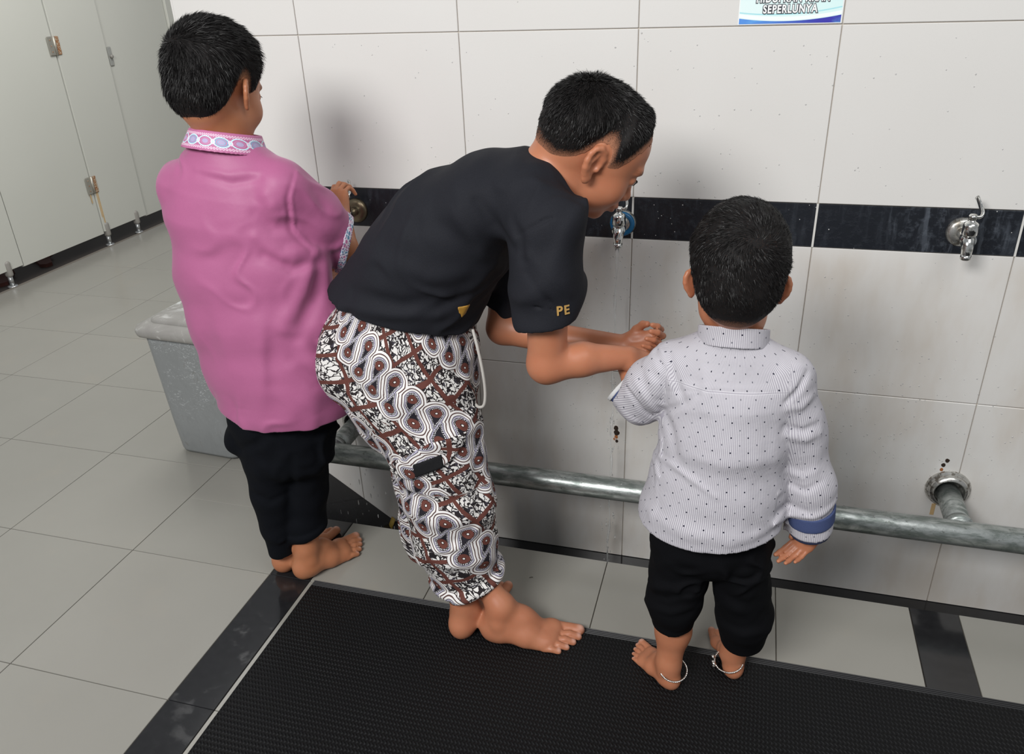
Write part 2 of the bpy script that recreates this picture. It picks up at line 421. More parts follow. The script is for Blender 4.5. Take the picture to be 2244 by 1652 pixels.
# bin: grey plastic, pale scuffs
m = Mat('bin_plastic', .38); p = m.pos(); x, y, z = m.xyz(p)
g = m.noise(m.mapv(p, (30,30,14)), 1, 6, .65, 1.2); s2 = m.noise(m.mapv(p, (70,70,120)), 1, 4, .6, 2.0).step(.56,.64); hz = z.step(.08,.26); big = m.noise(p, 14, 3).step(.42,.58)
c = m.mix(g, (.20,.21,.21), (.29,.305,.31)); c = m.mix(s2*big*hz*.75, c, (.52,.54,.55)); c = m.mix(g.step(.58,.70)*.4, c, (.12,.105,.085)); m.col(c); MT['bin_plastic'] = m.m
m = Mat('bin_lid_plastic', .42); p = m.pos(); x, y, z = m.xyz(p)
g = m.noise(p, 22, 5, .65, .8); pat = m.noise(m.mapv(p, (14,26,20)), 1, 5, .65, .9).step(.50,.56); back = (y+x*.3).step(-.42,-.30)
c = m.mix(g, (.22,.21,.195), (.36,.35,.33)); c = m.mix(g.step(.56,.66)*.55, c, (.60,.60,.58)); c = m.mix(pat*back, c, (.70,.71,.70)); m.col(c); MT['bin_lid_plastic'] = m.m
# ---- people
def skin(name, base, red, dark):
    m = Mat(name, .42, spec=.4); p = m.pos(); f = m.noise(p, 30, 4); g = m.noise(p, 500, 2)
    c = m.mix(f, base, red); c = m.mix(m.at('lip')*.7, c, (.42,.13,.09)); c = m.mix(m.at('blush')*.55, c, red)
    c = m.mix(m.at('brow')*(m.noise(m.mapv(p, (1,1,1)), 700, 2).step(.25,.6)), c, (.02,.014,.011)); c = m.mix(m.at('nail')*.6, c, (.72,.44,.36))
    m.col(c).bump(g, .0003, .25); b = m.b
    b.inputs['Subsurface Weight'].default_value = .22; b.inputs['Subsurface Radius'].default_value = (1,.35,.18); b.inputs['Subsurface Scale'].default_value = .006
    MT[name] = m.m
skin('skin_tan', (.46,.195,.098), (.40,.150,.072), 0); skin('skin_warm', (.48,.205,.112), (.44,.160,.085), 0); skin('skin_small', (.50,.215,.118), (.45,.165,.085), 0)
def hairmat(name, sk):
    m = Mat(name, .6, spec=.12); p = m.pos(); f = m.noise(p, 650, 3, .6); a = m.at('fade')
    m.col(m.mix((a*1.25+(f-.5)*1.1-.12).mn(1.0).mx(0.0), sk, (.010,.009,.009))); MT[name] = m.m
hairmat('hair_tan', (.38,.165,.085)); hairmat('hair_warm', (.46,.205,.12)); hairmat('hair_small', (.42,.185,.1))
m = Mat('hair_strand', .46, spec=.32); m.col((.010,.009,.009)); MT['hair_strand'] = m.m
flat('eye_white', (.75,.72,.68), .15); flat('eye_dark', (.012,.008,.006), .12)
# pink satin
m = Mat('pink_satin', .50, spec=.3); p = m.pos(); f = m.noise(m.mapv(p, (500,500,900)), 1, 2)
big = m.noise(p, 11, 4, .6)
m.col(m.mix(f, (.375,.105,.228), (.425,.125,.262))).bump(f*.04+big, .004, .35)
m.b.inputs['Sheen Weight'].default_value = .25; m.b.inputs['Sheen Roughness'].default_value = .4; m.b.inputs['Sheen Tint'].default_value = (1,.75,.9,1); MT['pink_satin'] = m.m
# embroidered band: 'em' = (along, across) in metres
m = Mat('pink_embroidery', .5); u, v, w_ = m.xyz(m.at('em', 'Vector'))
cell = u.fmod(.034)-.017; alt = (u/.034).floor().fmod(2.0)
e = ((cell/.0155)*(cell/.0155)+(v/.0088)*(v/.0088)).sqrt(); e2 = ((cell/.007)*(cell/.007)+(v/.004)*(v/.004)).sqrt()
ring = (e-1.0).abs().lt(.10); inside = e.lt(.84)*alt; core = e2.lt(1.0)
cu = u.fmod(.0056)-.0028; cv = (v.abs()-.0115); dr = ((cu*cu+cv*cv).sqrt()-.0017).abs().lt(.0006)
sm = ((u.fmod(.034)-.034).abs().mn(u.fmod(.034))); circ = ((sm*sm+v*v).sqrt()-.0036).abs().lt(.0011)
c = m.mix(inside, (.47,.145,.30), (.16,.42,.60)); c = m.mix((e-.62).abs().lt(.08), c, (.50,.22,.40)); c = m.mix(core, c, (.42,.36,.56)); c = m.mix(ring, c, (.52,.80,.88)); c = m.mix(dr.mx(circ), c, (.82,.62,.75))
m.col(c).bump(ring+dr+inside*.5, .001, .5); MT['pink_embroidery'] = m.m
m = Mat('blue_embroidery', .55); u, v, w_ = m.xyz(m.at('em', 'Vector')); q = m.voro(m.comb(u, v), 190, 'DISTANCE_TO_EDGE')
k = m.noise(m.comb(u, v), 90, 2).step(.45,.55); c = m.mix(k, (.10,.22,.34), (.45,.15,.29)); m.col(m.mix(q.lt(.10), c, (.66,.66,.74))); MT['blue_embroidery'] = m.m
def cloth(name, c0, c1, rough=.85, scale=900, bump=.0006, wr=0, spec=.2):
    m = Mat(name, rough, spec=spec); p = m.pos(); f = m.noise(p, scale, 2); g = m.noise(p, 25, 4)
    m.col(m.mix(f, c0, c1)); m.bump(f+g*wr, bump, .5); MT[name] = m.m; return m
cloth('black_knit', (.0085,.0090,.0125), (.017,.018,.024), .8, 700, .0008, 2)
cloth('black_knit_rib', (.010,.0105,.014), (.02,.021,.027), .8, 900)
cloth('black_twill', (.0022,.0024,.0032), (.0048,.005,.0065), .9, 900, .0008, 2, .12)
cloth('navy_twill', (.0024,.003,.0048), (.0052,.0062,.0092), .9, 900, .0008, 2, .12)
cloth('white_piping', (.55,.55,.55), (.65,.65,.65)); cloth('drawstring', (.45,.42,.39), (.62,.60,.56), .8, 1500, .001)
cloth('velcro', (.006,.006,.007), (.02,.02,.022), .9, 1200, .0015); flat('gold_print', (.50,.30,.09), .5); flat('gold_tag', (.40,.21,.03), .6)
cloth('navy_band', (.040,.060,.155), (.080,.105,.22), .85, 1100); cloth('indigo_lining', (.022,.028,.065), (.040,.048,.09), .9, 1100)
# striped shirting with woven dots: 'pat' = (u, v) in metres on the cloth
m = Mat('striped_shirting', .8, spec=.2); u, v, w_ = m.xyz(m.at('pat', 'Vector'))
s_ = (u*(2*math.pi/.0034)).sin().step(-.15,.65)
def dots(du, dv):
    a = (u+du).fmod(.032)-.016; b = (v+dv).fmod(.025)-.0125; return (a.abs().mx(b.abs())).lt(.00125)
c = m.mix(s_, (.60,.585,.62), (.36,.34,.39)); c = m.mix(dots(0.0,0.0), c, (.012,.014,.03)); c = m.mix(dots(.016,.0125), c, (.16,.16,.19))
yk = (v-.7085).abs(); c = m.mix(yk.lt(.0007)*.55, c, (.30,.28,.33)); c = m.mix((yk-.0014).abs().lt(.0005)*.35, c, (.80,.79,.82))
g = m.noise(m.pos(), 28, 4); m.col(c).bump(g, .006, .30); MT['striped_shirting'] = m.m
# batik: 'pat' = (u, v) metres; slanting chains of eye-shaped drops on a brown lattice of leaves
m = Mat('batik_cotton', .8, spec=.2); u0, v0, w_ = m.xyz(m.at('pat', 'Vector'))
nz = m.noise(m.comb(u0, v0), 16, 2)-.5; nz2 = m.noise(m.comb(u0, v0+3.0), 16, 2)-.5
u = u0+nz*.016; v = v0+nz2*.016
CA, SA = math.cos(math.radians(-46)), math.sin(math.radians(-46))
al = u*CA+v*SA; ac = u*-SA+v*CA
T = .185; bi = (ac/T).floor(); t = ac.fmod(T)-T/2; SP = .050
def cell(a, off): return (a+off).fmod(SP)-SP/2
a1 = cell(al, 0.0); a2 = cell(al, .022)
TH = .027
def drop(a, tt, sgn):          # round head, tail leaning to the other row
    hd = (a*a+(tt-sgn*TH)*(tt-sgn*TH)).sqrt()
    px, py = a, (tt-sgn*TH); ex, ey = .011*sgn, -TH*1.25*sgn
    h = ((px*ex+py*ey)/(ex*ex+ey*ey)).mn(1.0).mx(0.0)
    dx, dy = px-h*ex, py-h*ey; cap = (dx*dx+dy*dy).sqrt()+h*.0135
    return hd, cap
h1, d1 = drop(a1, t, 1.0); h2, d2 = drop(a2, t, -1.0)
hd = h1.mn(h2); dd = d1.mn(d2)
inband = dd.lt(.0305)
# lattice ground
gu = (u*.92+v*.39); gv = (v*.92-u*.39)
lat = ((gu.fmod(.066)-.033).abs()).mn((gv.fmod(.062)-.031).abs()).lt(.0046)
n3 = m.noise(m.comb(u0, v0+7.0), 75, 2)-.5; n4 = m.noise(m.comb(u0, v0+11.0), 75, 2)-.5; vc0 = m.comb(u, v)
vc = m.comb(u+n3*.022, v+n4*.022); ed = m.voro(m.mapv(vc, (1.0,.72,1)), 112, 'DISTANCE_TO_EDGE')-n3*.10; leaf = m.voro(m.mapv(vc, (1.0,1.7,1)), 62, 'F1'); br = m.voro(vc, 34, 'F1', 'Distance')
c = m.mix(ed.lt(.105), (.74,.72,.70), (.020,.016,.018)); c = m.mix(leaf.lt(.24), c, (.050,.045,.060)); c = m.mix(br.gt(.93), c, (.120,.042,.034)); c = m.mix(lat, c, (.125,.044,.035))
# band
c = m.mix(inband, c, (.055,.03,.03)); c = m.mix(dd.lt(.0290), c, (.80,.78,.77)); c = m.mix((dd-.0235).abs().lt(.0011), c, (.10,.055,.05))
c = m.mix(dd.lt(.0188), c, (.035,.025,.03)); c = m.mix(dd.lt(.0176), c, (.42,.40,.52)); c = m.mix(dd.lt(.0155), c, (.018,.016,.022))
bead = m.voro(vc0, 330, 'F1', 'Distance', .25).lt(.36)*((dd-.0136).abs().lt(.0021)); c = m.mix(bead, c, (.74,.72,.74))
c = m.mix(hd.lt(.0108), c, (.135,.046,.036)); c = m.mix(hd.lt(.0034), c, (.02,.012,.012)); c = m.mix(hd.lt(.0020), c, (.8,.78,.76))
g = m.noise(m.pos(), 30, 4); m.col(c).bump(g, .006, .35); MT['batik_cotton'] = m.m
m = Mat('silver', .22, 1); g = m.noise(m.pos(), 700, 2); m.col((.74,.73,.70)).bump(g, .001, .5); MT['silver'] = m.m
# notice: pale aqua print with a blue wave at its foot, in the poster's own x/z metres
m = Mat('notice_print', .3); x, y, z = m.xyz(m.coord()); vc = m.comb(x, z)
n1 = m.noise(m.comb(x*16, z*40), 1, 4); low = (x*x*.62)+z*-1.0
c = m.mix(x.step(-.11,.11), (.74,.93,.93), (.62,.90,.89)); c = m.mix(z.step(.10,.02)*.35, c, (.9,.98,.98))
wv = (x+.010)*(x+.010)*.85+.0032
c = m.mix((z-wv-.0135-x*.02).abs().lt(.0012), c, (.42,.78,.84)); c = m.mix((z-wv-.0058).abs().lt(.0032), c, (.93,.98,.98))
blue = m.mix(x.step(-.09,.07), (.10,.30,.78), (.05,.045,.42)); blue = m.mix(n1.step(.52,.66)*.5, blue, (.16,.50,.86)); blue = m.mix(((x-.018)*(x-.018)+(z-.010)*(z-.010)*4.0).sqrt().lt(.022)*n1.step(.45,.55), blue, (.45,.85,.92))
c = m.mix(z.lt(wv+.001), c, blue); m.col(c); MT['notice_print'] = m.m
flat('notice_edge', (.88,.9,.9), .4); flat('letter_white', (.92,.93,.93), .4); flat('letter_line', (.055,.060,.075), .5)
flat('leaf_litter', (.05,.035,.02), .8)
# ------------------------------------------------------------------ the room
ZU, ZT, ZB, ZM, ZP = 1.2057, .8487, .7517, .3997, -.1865    # joints of the tap wall, foot of the trench
WL, WR, G = -1.127, 2.0, .0009                              # wall ends, half joint
TILES = {}
def tile(parent, lo, hi, mat, name='tile', bev=.0012):
    lo, hi = np.array(lo), np.array(hi); size = tuple(np.round(hi-lo, 4)); key = (size, mat.name, name)
    if key in TILES:
        o = TILES[key].copy(); link(o, parent)
    else:
        o = box(name, -(hi-lo)/2, (hi-lo)/2, mat, parent, bev); TILES[key] = o
    o.location = ((lo+hi)/2).tolist(); return o
wall = box('wall_back', (WL+.002, .004, -.19), (WR, .16, 2.0), MT['grout'])
tag(wall, kind='structure')
cols = [WL, -.8, -.4, 0, .4, .8, 1.2, 1.6, 2.0]
for a, b in zip(cols, cols[1:]):
    for z0, z1 in ((ZP, ZM), (ZM, ZB), (ZT, ZU), (ZU, ZU+.4), (ZU+.4, 2.0)):
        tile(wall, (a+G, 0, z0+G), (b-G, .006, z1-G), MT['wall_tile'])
    tile(wall, (a+.0022, -.0006, ZB+.0005), (b-.0022, .006, ZT-.0005), MT['slate_band'], 'slate_tile')
    box('grout_line', (b-.0022, -.0001, ZB), (b+.0022, .005, ZT), MT['grout_white'], wall)
for z0, z1 in ((ZP, ZM), (ZM, ZB), (ZB, ZT), (ZT, ZU), (ZU, ZU+.4), (ZU+.4, 2.0)):
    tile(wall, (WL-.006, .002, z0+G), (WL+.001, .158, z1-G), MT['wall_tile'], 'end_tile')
# floor: grout slab, tiles, black inlay strips, trench
floor = box('floor', (-3.25, -3.0, -.22), (2.6, -.262, -.0045), MT['grout_dark']); tag(floor, kind='structure')
box('floor_slab', (-3.25, -.262, -.22), (-.962, 5.0, -.0045), MT['grout_dark'], floor)
box('floor_slab', (-.962, .162, -.22), (2.6, 5.0, -.0045), MT['grout_dark'], floor)
rows = [-.0985+.4*k for k in range(-8, 13)]
xs_left = [-3.25, -3.216]+[-1.216-.4*k for k in range(4, -1, -1)]+[-.808]
for a, b in zip(xs_left[1:], xs_left[2:]):
    for y0, y1 in zip(rows, rows[1:]):
        cut = b > -.9 and y1 > -.2
        if cut and y0 < -.257: tile(floor, (a+.001, y0+.001, -.006), (b-.001, -.2575, 0), MT['floor_tile'], 'tile', .0008); y0 = -.258
        tile(floor, (a+.001, y0+.001, -.006), (-.958 if cut else b-.001, y1-.001, 0), MT['floor_tile'], 'tile', .0008)
xs_right = [-.697, -.4, 0, .4, .690, .792, 1.2, 1.6, 2.0, 2.4]
yr = [-2.8985, -2.4985, -2.0985, -1.6985, -1.2985, -.8985, -.4985, -.257]
for a, b in zip(xs_right, xs_right[1:]):
    blk = abs(a-.690) < 1e-6
    for y0, y1 in zip(yr, yr[1:]):
        tile(floor, (a+.001, y0+.001, -.006), (b-.001, y1-.001, 0), MT['black_tile' if blk else 'floor_tile'], 'inlay_tile' if blk else 'tile', .0008)
for y0, y1 in zip(yr, yr[1:]):
    tile(floor, (-.807, y0+.0005, -.006), (-.698, y1-.0005, 0), MT['black_tile'], 'inlay_tile', .0008)
# trench along the wall, black stone, with a sloping end
tr = box('trim_1', (-.962, -.26, -.22), (WR, .004, ZP), MT['black_tile']); tag(tr, kind='structure')
box('trench_side', (-.70, -.264, ZP), (WR, -.257, -.0062), MT['black_tile'], tr)
bm = bmesh.new(); x0, x1 = -.955, -.700
vs = [bm.verts.new(c) for y in (-.2565, -.0008) for c in ((x0, y, -.001), (x1, y, ZP+.001), (x0, y, ZP+.001))]
for f in ((0,1,2), (3,5,4), (0,3,4,1), (1,4,5,2), (0,2,5,3)): bm.faces.new([vs[i] for i in f])
bm_obj('sloping_end', bm, MT['black_tile'], tr)
# ceiling-less surroundings: a far wall behind the stalls and beyond the tap wall
tag(box('wall_far', (-6.2, 5.0, -.2), (2.6, 5.1, 2.0), MT['wall_tile']), kind='structure')
# ---- toilet stalls on the left
SX = -3.25
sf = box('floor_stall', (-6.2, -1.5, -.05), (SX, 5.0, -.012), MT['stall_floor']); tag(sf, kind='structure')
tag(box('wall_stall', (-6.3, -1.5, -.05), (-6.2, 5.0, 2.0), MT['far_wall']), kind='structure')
BZ, HZ = .078, 1.95
def panel(name, y0, y1, x=SX, bz=BZ, th=.022):
    o = empty(name); o.location = (x, (y0+y1)/2, bz)
    b = box('board', (-th, -(y1-y0)/2+.0035, 0), (0, (y1-y0)/2-.0035, HZ-bz), MT['stall_laminate'], o, .0015)
    return o
def leg(par, dy, back=0.0):
    o = link(bpy.data.objects.new('leg', None), par); o.location = (-.01-back, dy, -BZ); o.empty_display_size = .02
    bm = bmesh.new(); bm_lathe(bm, [(0,.016),(.004,.024),(.010,.024),(.012,.017)], V(0,0,-.011), (0,0,1), 20); bm_obj('foot_plate', bm, MT['leg_steel'], o, True)
    lathe('post', [(0,.0115),(.052,.0115)], V(0,0,0), (0,0,1), MT['leg_steel'], o, 16)
    bm = bmesh.new(); bm_box(bm, (-.018,-.016,.044), (.020,.016,.128), .0145, 4); bm_obj('cap', bm, MT['leg_plastic'], o, True)
    return o
p1 = panel('stall_partition', .65, 1.243); tag(p1, 'cream stall partition at the left edge with one leg near its corner', 'partition'); leg(p1, .205)
p2 = panel('stall_partition', 1.826, 2.19); tag(p2, 'narrow cream stall partition with rusty hinges, standing on two legs', 'partition'); leg(p2, -.155); leg(p2, .095)
p3 = panel('stall_partition', 2.77, 3.6); tag(p3, 'cream stall partition farthest back, beside the pink shirted boy and wall end', 'partition')
for k, (y0, y1) in enumerate(((1.243, 1.826), (2.19, 2.77), (.05, .65))):
    d = panel('door_%d' % (k+1), y0, y1, SX-.004 if k != 1 else SX-.014, BZ-.01); tag(d, kind='structure')
    box('edge_strip', (-.02, (y0-y1)/2-.003, 0), (-.004, (y0-y1)/2+.003, HZ-BZ), MT['stall_edge'], d)
    box('edge_strip', (-.02, (y1-y0)/2-.003, 0), (-.004, (y1-y0)/2+.003, HZ-BZ), MT['stall_edge'], d)
    if k == 0: door1 = d
    if k == 1: door2 = d
def hinge(y, z, rot):
    h = link(bpy.data.objects.new('hinge', None), p2); h.location = (0, y-2.008, z-BZ)
    lf = box('leaf', (0, -.044, -.045), (.004, -.006, .045), MT['hinge_steel'], h, .003, 2)
    rf = box('leaf', (0, .006, -.045), (.005, .034, .045), MT['hinge_rust' if rot else 'hinge_rust'], h, .003, 2)
    lathe('pin', [(0,.0065),(.092,.0065)], V(.004,0,-.046), (0,0,1), MT['hinge_steel'], h, 12)
    for yy in (-.026, .021):
        for zz in (-.028, 0, .028): lathe('screw', [(0,.0035),(.0018,.0030)], V(.0038,yy,zz), (1,0,0), MT['hinge_rust'], h, 8)
hinge(1.826, .345, 0); hinge(1.826, 1.063, 1)
bm = bmesh.new()                                  # rust run below the lower hinge
for y0, w0, z0, z1 in ((.024,.006,.31,.09), (.014,.004,.31,.16), (-.03,.005,.31,.25)):
    bm_box(bm, (.0002, -.182+y0-w0, z1-BZ), (.0007, -.182+y0+w0*.4, z0-BZ))
bm_obj('rust_run', bm, MT['rust_run'], p2)
lk = link(bpy.data.objects.new('latch', None), door2); lk.location = (0, -.258, .985-BZ)
box('latch_plate', (0,-.018,-.05), (.006,.012,.05), MT['stall_edge'], lk, .004, 2); lathe('latch_knob', [(0,.010),(.012,.010),(.015,.007)], V(.005,-.004,0), (1,0,0), MT['leg_plastic'], lk, 16)
post = empty('inner_post', 'pale post seen under the stall, between the two front legs', 'post'); post.location = (-3.60, 2.09, -.012)
lathe('shaft', [(0,.03),(.11,.03)], V(0,0,0), (0,0,1), MT['leg_steel'], post, 16); lathe('collar', [(0,.045),(.02,.045),(.03,.03)], V(0,0,0), (0,0,1), MT['leg_plastic'], post, 16)
def sandal(loc, rz, label):
    s = empty('sandal', label, 'sandal', 'dim red things under the stalls'); s.location = loc; s.rotation_euler = (0,0,rz)
    bm = bmesh.new()
    for sx, w in ((1,1),): 
        outline = [(-.03,-.10),(-.036,-.02),(-.043,.06),(-.03,.11),(0,.125),(.03,.11),(.043,.06),(.034,-.02),(.03,-.10),(0,-.12)]
        a = [bm.verts.new((x,y,0)) for x,y in outline]; b = [bm.verts.new((x,y,.018)) for x,y in outline]
        bm.faces.new(a[::-1]); bm.faces.new(b)
        for i in range(len(a)): bm.faces.new((a[i],a[(i+1)%len(a)],b[(i+1)%len(a)],b[i]))
    bm_obj('sole', bm, MT['red_rubber'], s)
    pipe('strap', spline([V(-.042,.03,.012),V(-.03,.04,.045),V(0,.045,.058),V(.03,.04,.045),V(.042,.03,.012)]), .013, MT['red_rubber'], s, 8, .35)
sandal((-3.43, 1.53, -.012), .9, 'small dim reddish sandal in the dark under the stall door'); sandal((-3.41, 1.24, -.012), .7, 'small dim reddish sandal in the dark behind the left stall leg')

# ---- mat
mat = empty('floor_mat', 'black vinyl mesh anti-slip mat lying in front of the trench', 'mat')
box('sheet', (-.683, -2.6, .0), (2.35, -.515, .006), MT['mat_vinyl'], mat, .001)
for k in range(4): box('edge_rib', (-.683, -.5146+.0045*k, .0), (2.35, -.5118+.0045*k, .0062), MT['mat_rim'], mat, .001)

# ---- pipes
RZ, RY, RR = .16, -.172, .0285
rail = empty('foot_rail', 'galvanised steel pipe rail along the foot of the wall', 'rail')
rail_m = pipe('rail_pipe', [V(-.80,RY,RZ), V(-.3,RY,RZ), V(.4,RY,RZ), V(1.9,RY,RZ)], RR, MT['galvanised_steel'], rail, 28)
for xx, name in ((-.782, 'a'), (.783, 'b')):
    br = link(bpy.data.objects.new('bracket', None), rail); br.location = (xx, 0, RZ)
    pipe('stub_pipe', [V(0,.01,0), V(0,-.08,0), V(0,RY+.006,0)], .0265, MT['galvanised_steel'], br, 24)
    pipe('weld', [V(0,RY+.022,0), V(0,RY+.030,0), V(0,RY+.042,0)], [.0295,.0305,.0275], MT['galvanised_steel'], br, 24)
    lathe('flange', [(0,.050),(.004,.0505),(.010,.048),(.014,.043),(.016,.044),(.021,.042),(.025,.036),(.0255,.0335),(.018,.033),(.006,.033)], V(0,.002,.006), (0,-1,0), MT['worn_flange'], br, 40)
lathe('end_cap', [(0,RR),(.004,RR*.96)], V(-.80,RY,RZ), (-1,0,0), MT['galvanised_steel'], rail, 28)
# ---- drilled holes with rust runs (chips in the tiles)
def chip(x, z, blobs, label):
    c = empty('wall_chip', label, 'hole', 'rusty holes drilled in the wall'); c.location = (x, 0, z)
    for dx, dz, r, mt in blobs:
        bm = bmesh.new(); n = 11; ring = []
        for yy, s in ((.001, 1.0), (-.0009, .86)):
            ring.append([bm.verts.new((dx+math.cos(i*6.283/n)*r*s*(.75+.5*R_.random() if yy > 0 else .85), yy, dz+math.sin(i*6.283/n)*r*1.15*s*(.8+.4*R_.random() if yy > 0 else .9))) for i in range(n)])
        bm.faces.new(ring[1]); bm.faces.new(ring[0][::-1])
        for i in range(n): bm.faces.new((ring[0][i], ring[0][(i+1)%n], ring[1][(i+1)%n], ring[1][i]))
        bm_obj('hole' if mt == 'hole_dark' else 'rust_stain', bm, MT[mt], c)
chip(-.026, .212, [(0,.022,.0075,'hole_dark'),(.002,.008,.009,'hole_dark'),(.001,-.005,.006,'rust'),(.003,-.018,.0048,'hole_dark'),(-.003,-.012,.004,'rust')], 'rusty hole in the tile behind the falling water')
chip(.766, .235, [(.002,.008,.0058,'hole_dark'),(-.004,-.005,.0058,'hole_dark'),(-.006,-.018,.0045,'rust')], 'rusty hole in the tile above the right pipe flange')
chip(-.785, .248, [(0,0,.010,'hole_dark'),(.002,-.016,.006,'rust'),(-.002,.012,.006,'hole_dark')], 'rusty hole in the tile above the left pipe flange')
bm = bmesh.new(); bm_box(bm, (.757,-.0012,.085), (.766,.0006,.118), .0005); rs = bm_obj('rust_drip', bm, MT['rust_run'], wall)

# ---- taps
def tap(x, z, label, lever, blue=False, dull=False, turn=0.0):
    t = empty('water_tap', label, 'tap', 'chrome taps in the black band'); t.location = (x, 0, z); ch = MT['chrome']; fl = MT['dull_brass'] if dull else MT['worn_flange']
    lathe('flange', [(0,.031),(.003,.0315),(.008,.029),(.012,.024),(.0125,.014)], V(0,.001,0), (0,-1,0), fl, t, 36)
    pipe('body', [V(0,0,0), V(0,-.03,0), V(0,-.050,0), V(0,-.066,0)], [.0118,.0118,.0135,.0150], ch, t, 24)
    if blue:
        pipe('seal_tape', [V(.0,-.0105,0)+V(.023*math.cos(a),0,.023*math.sin(a)) for a in np.linspace(0,6.283,25)[:-1]], .006, MT['blue_tape'], t, 8, closed=True)
    sp = spline([V(0,-.050,.004), V(0,-.063,-.004), V(0,-.069,-.016), V(0,-.0705,-.030)], 6)
    pipe('spout', sp, np.linspace(.0150,.0092,len(sp)), ch, t, 20)
    pipe('outlet', [V(0,-.0706,-.027), V(0,-.0706,-.036), V(0,-.0706,-.038)], [.0100,.0104,.0085], ch, t, 20)
    lathe('bonnet', [(0,.0125),(.004,.0155),(.020,.0150),(.026,.0135),(.028,.0100),(.031,.0060),(.040,.0055)], V(0,-.061,.010), (0,0,1), ch, t, 28)
    lv = link(bpy.data.objects.new('lever', None), t); lv.location = (0,-.061,.048); lv.rotation_euler = (0,0,turn)
    pipe('lever_hub', [V(0,0,-.004), V(0,0,.003), V(0,0,.006)], [.0085,.0085,.006], ch, lv, 18)
    lp = spline([V(0,0,.001), V(.011,0,.000), V(.0165,.004,.006), V(.013,.016,.020), V(.006,.028,.034)], 6)
    pipe('lever_arm', lp, np.linspace(.0062,.0068,len(lp)), ch, lv, 12, .55)
    return t
tap(.691, .800, 'chrome tap with raised lever on the black band, at the right', 1)
tap(-.022, .789, 'running chrome tap with blue tape behind the stooping boy\'s chin', 1, blue=True)
tap(-.704, .792, 'tap with a dull brown flange beside the pink shirted boy\'s hand', 1, dull=True)
# running water
st = empty('water_stream', 'thin stream of water falling from the middle tap', 'water')
zz = np.linspace(.7505, -.18, 60); tx = -.022; wob = [V(tx-.001+.0022*math.sin(i*.55)*min(1,i/12)-.0006*i*.18, -.0708-.001*math.sin(i*.4), z) for i, z in enumerate(zz)]
pipe('stream', wob, [.0036*(.62+.30*math.sin(i*.9)+.12*math.sin(i*2.3)) if i > 3 else .0046-.0004*i for i in range(60)], MT['water'], st, 8)
bm = bmesh.new()
for i in range(46):
    z = R_.uniform(-.17, .45); r = R_.uniform(.0010,.0021)
    g = bmesh.ops.create_icosphere(bm, subdivisions=1, radius=r); dx, dy = R_.gauss(0,.010), R_.gauss(0,.010)
    for v in g['verts']: v.co = Vector((v.co.x+tx-.005+dx, v.co.y-.0708+dy, v.co.z*R_.choice([1,3,5])+z))
tag(bm_obj('splash', bm, MT['water'], st, True), kind='stuff')
bm = bmesh.new()                                   # drips falling into the left end of the trench
for i in range(46):
    x, y, z = R_.uniform(-.78,-.56), R_.uniform(-.23,-.06), R_.uniform(-.16,.11)
    g = bmesh.ops.create_icosphere(bm, subdivisions=1, radius=R_.uniform(.0008,.0016)); L = R_.uniform(3,9)
    for v in g['verts']: v.co = Vector((v.co.x+x, v.co.y+y, v.co.z*L+z))
tag(bm_obj('falling_drops', bm, MT['water'], None, True), 'scattered water drops falling by the left pipe bracket', 'water', kind='stuff')
bm = bmesh.new()                                   # beads standing on the tiles
def bead(x, z, r):
    g = bmesh.ops.create_icosphere(bm, subdivisions=1, radius=r)
    for v in g['verts']: v.co = Vector((v.co.x+x, v.co.y*.55-.0002, v.co.z*1.15+z))
for i in range(420): bead(R_.gauss(.03,.17), R_.gauss(.55,.26), R_.uniform(.0008,.0019))
for i in range(330): bead(R_.uniform(-.75,1.0), R_.uniform(.2,1.19), R_.uniform(.0008,.0017))
for i in range(260): bead(R_.gauss(.60,.16), R_.gauss(.28,.14), R_.uniform(.0009,.0019))
tag(bm_obj('water_beads', bm, MT['water_bead'], wall, True), kind='stuff')
# yellow scrap at the foot of the slope
ys = empty('plastic_strip', 'short yellow plastic strip stuck at the foot of the black slope', 'strip'); 
ys.location = tuple(P(857,1150,-.03)); pipe('band', [V(-.004,-.006,-.02), V(0,0,0), V(.008,.006,.022)], .0095, MT['yellow_plastic'], ys, 8, .3)
# debris on the floor
for k, (pt, lab) in enumerate(((( -.958,-.175,.0015),'thin dark leaf shred on the floor by the trousers'),((-.04-.13,-.36,.0012),'tiny brown speck on the tiles beyond the mat'))):
    d = pipe('leaf_shred', [V(-.024,-.010,0),V(-.010,-.003,.002),V(.004,.004,.001),V(.022,.010,.003)] if k == 0 else [V(-.004,-.002,0),V(0,0,.001),V(.004,.002,0)], [.0006,.0024,.0022,.0006] if k == 0 else .0012, MT['leaf_litter'], None, 6, .4)
    d.location = pt; tag(d, lab, 'debris')

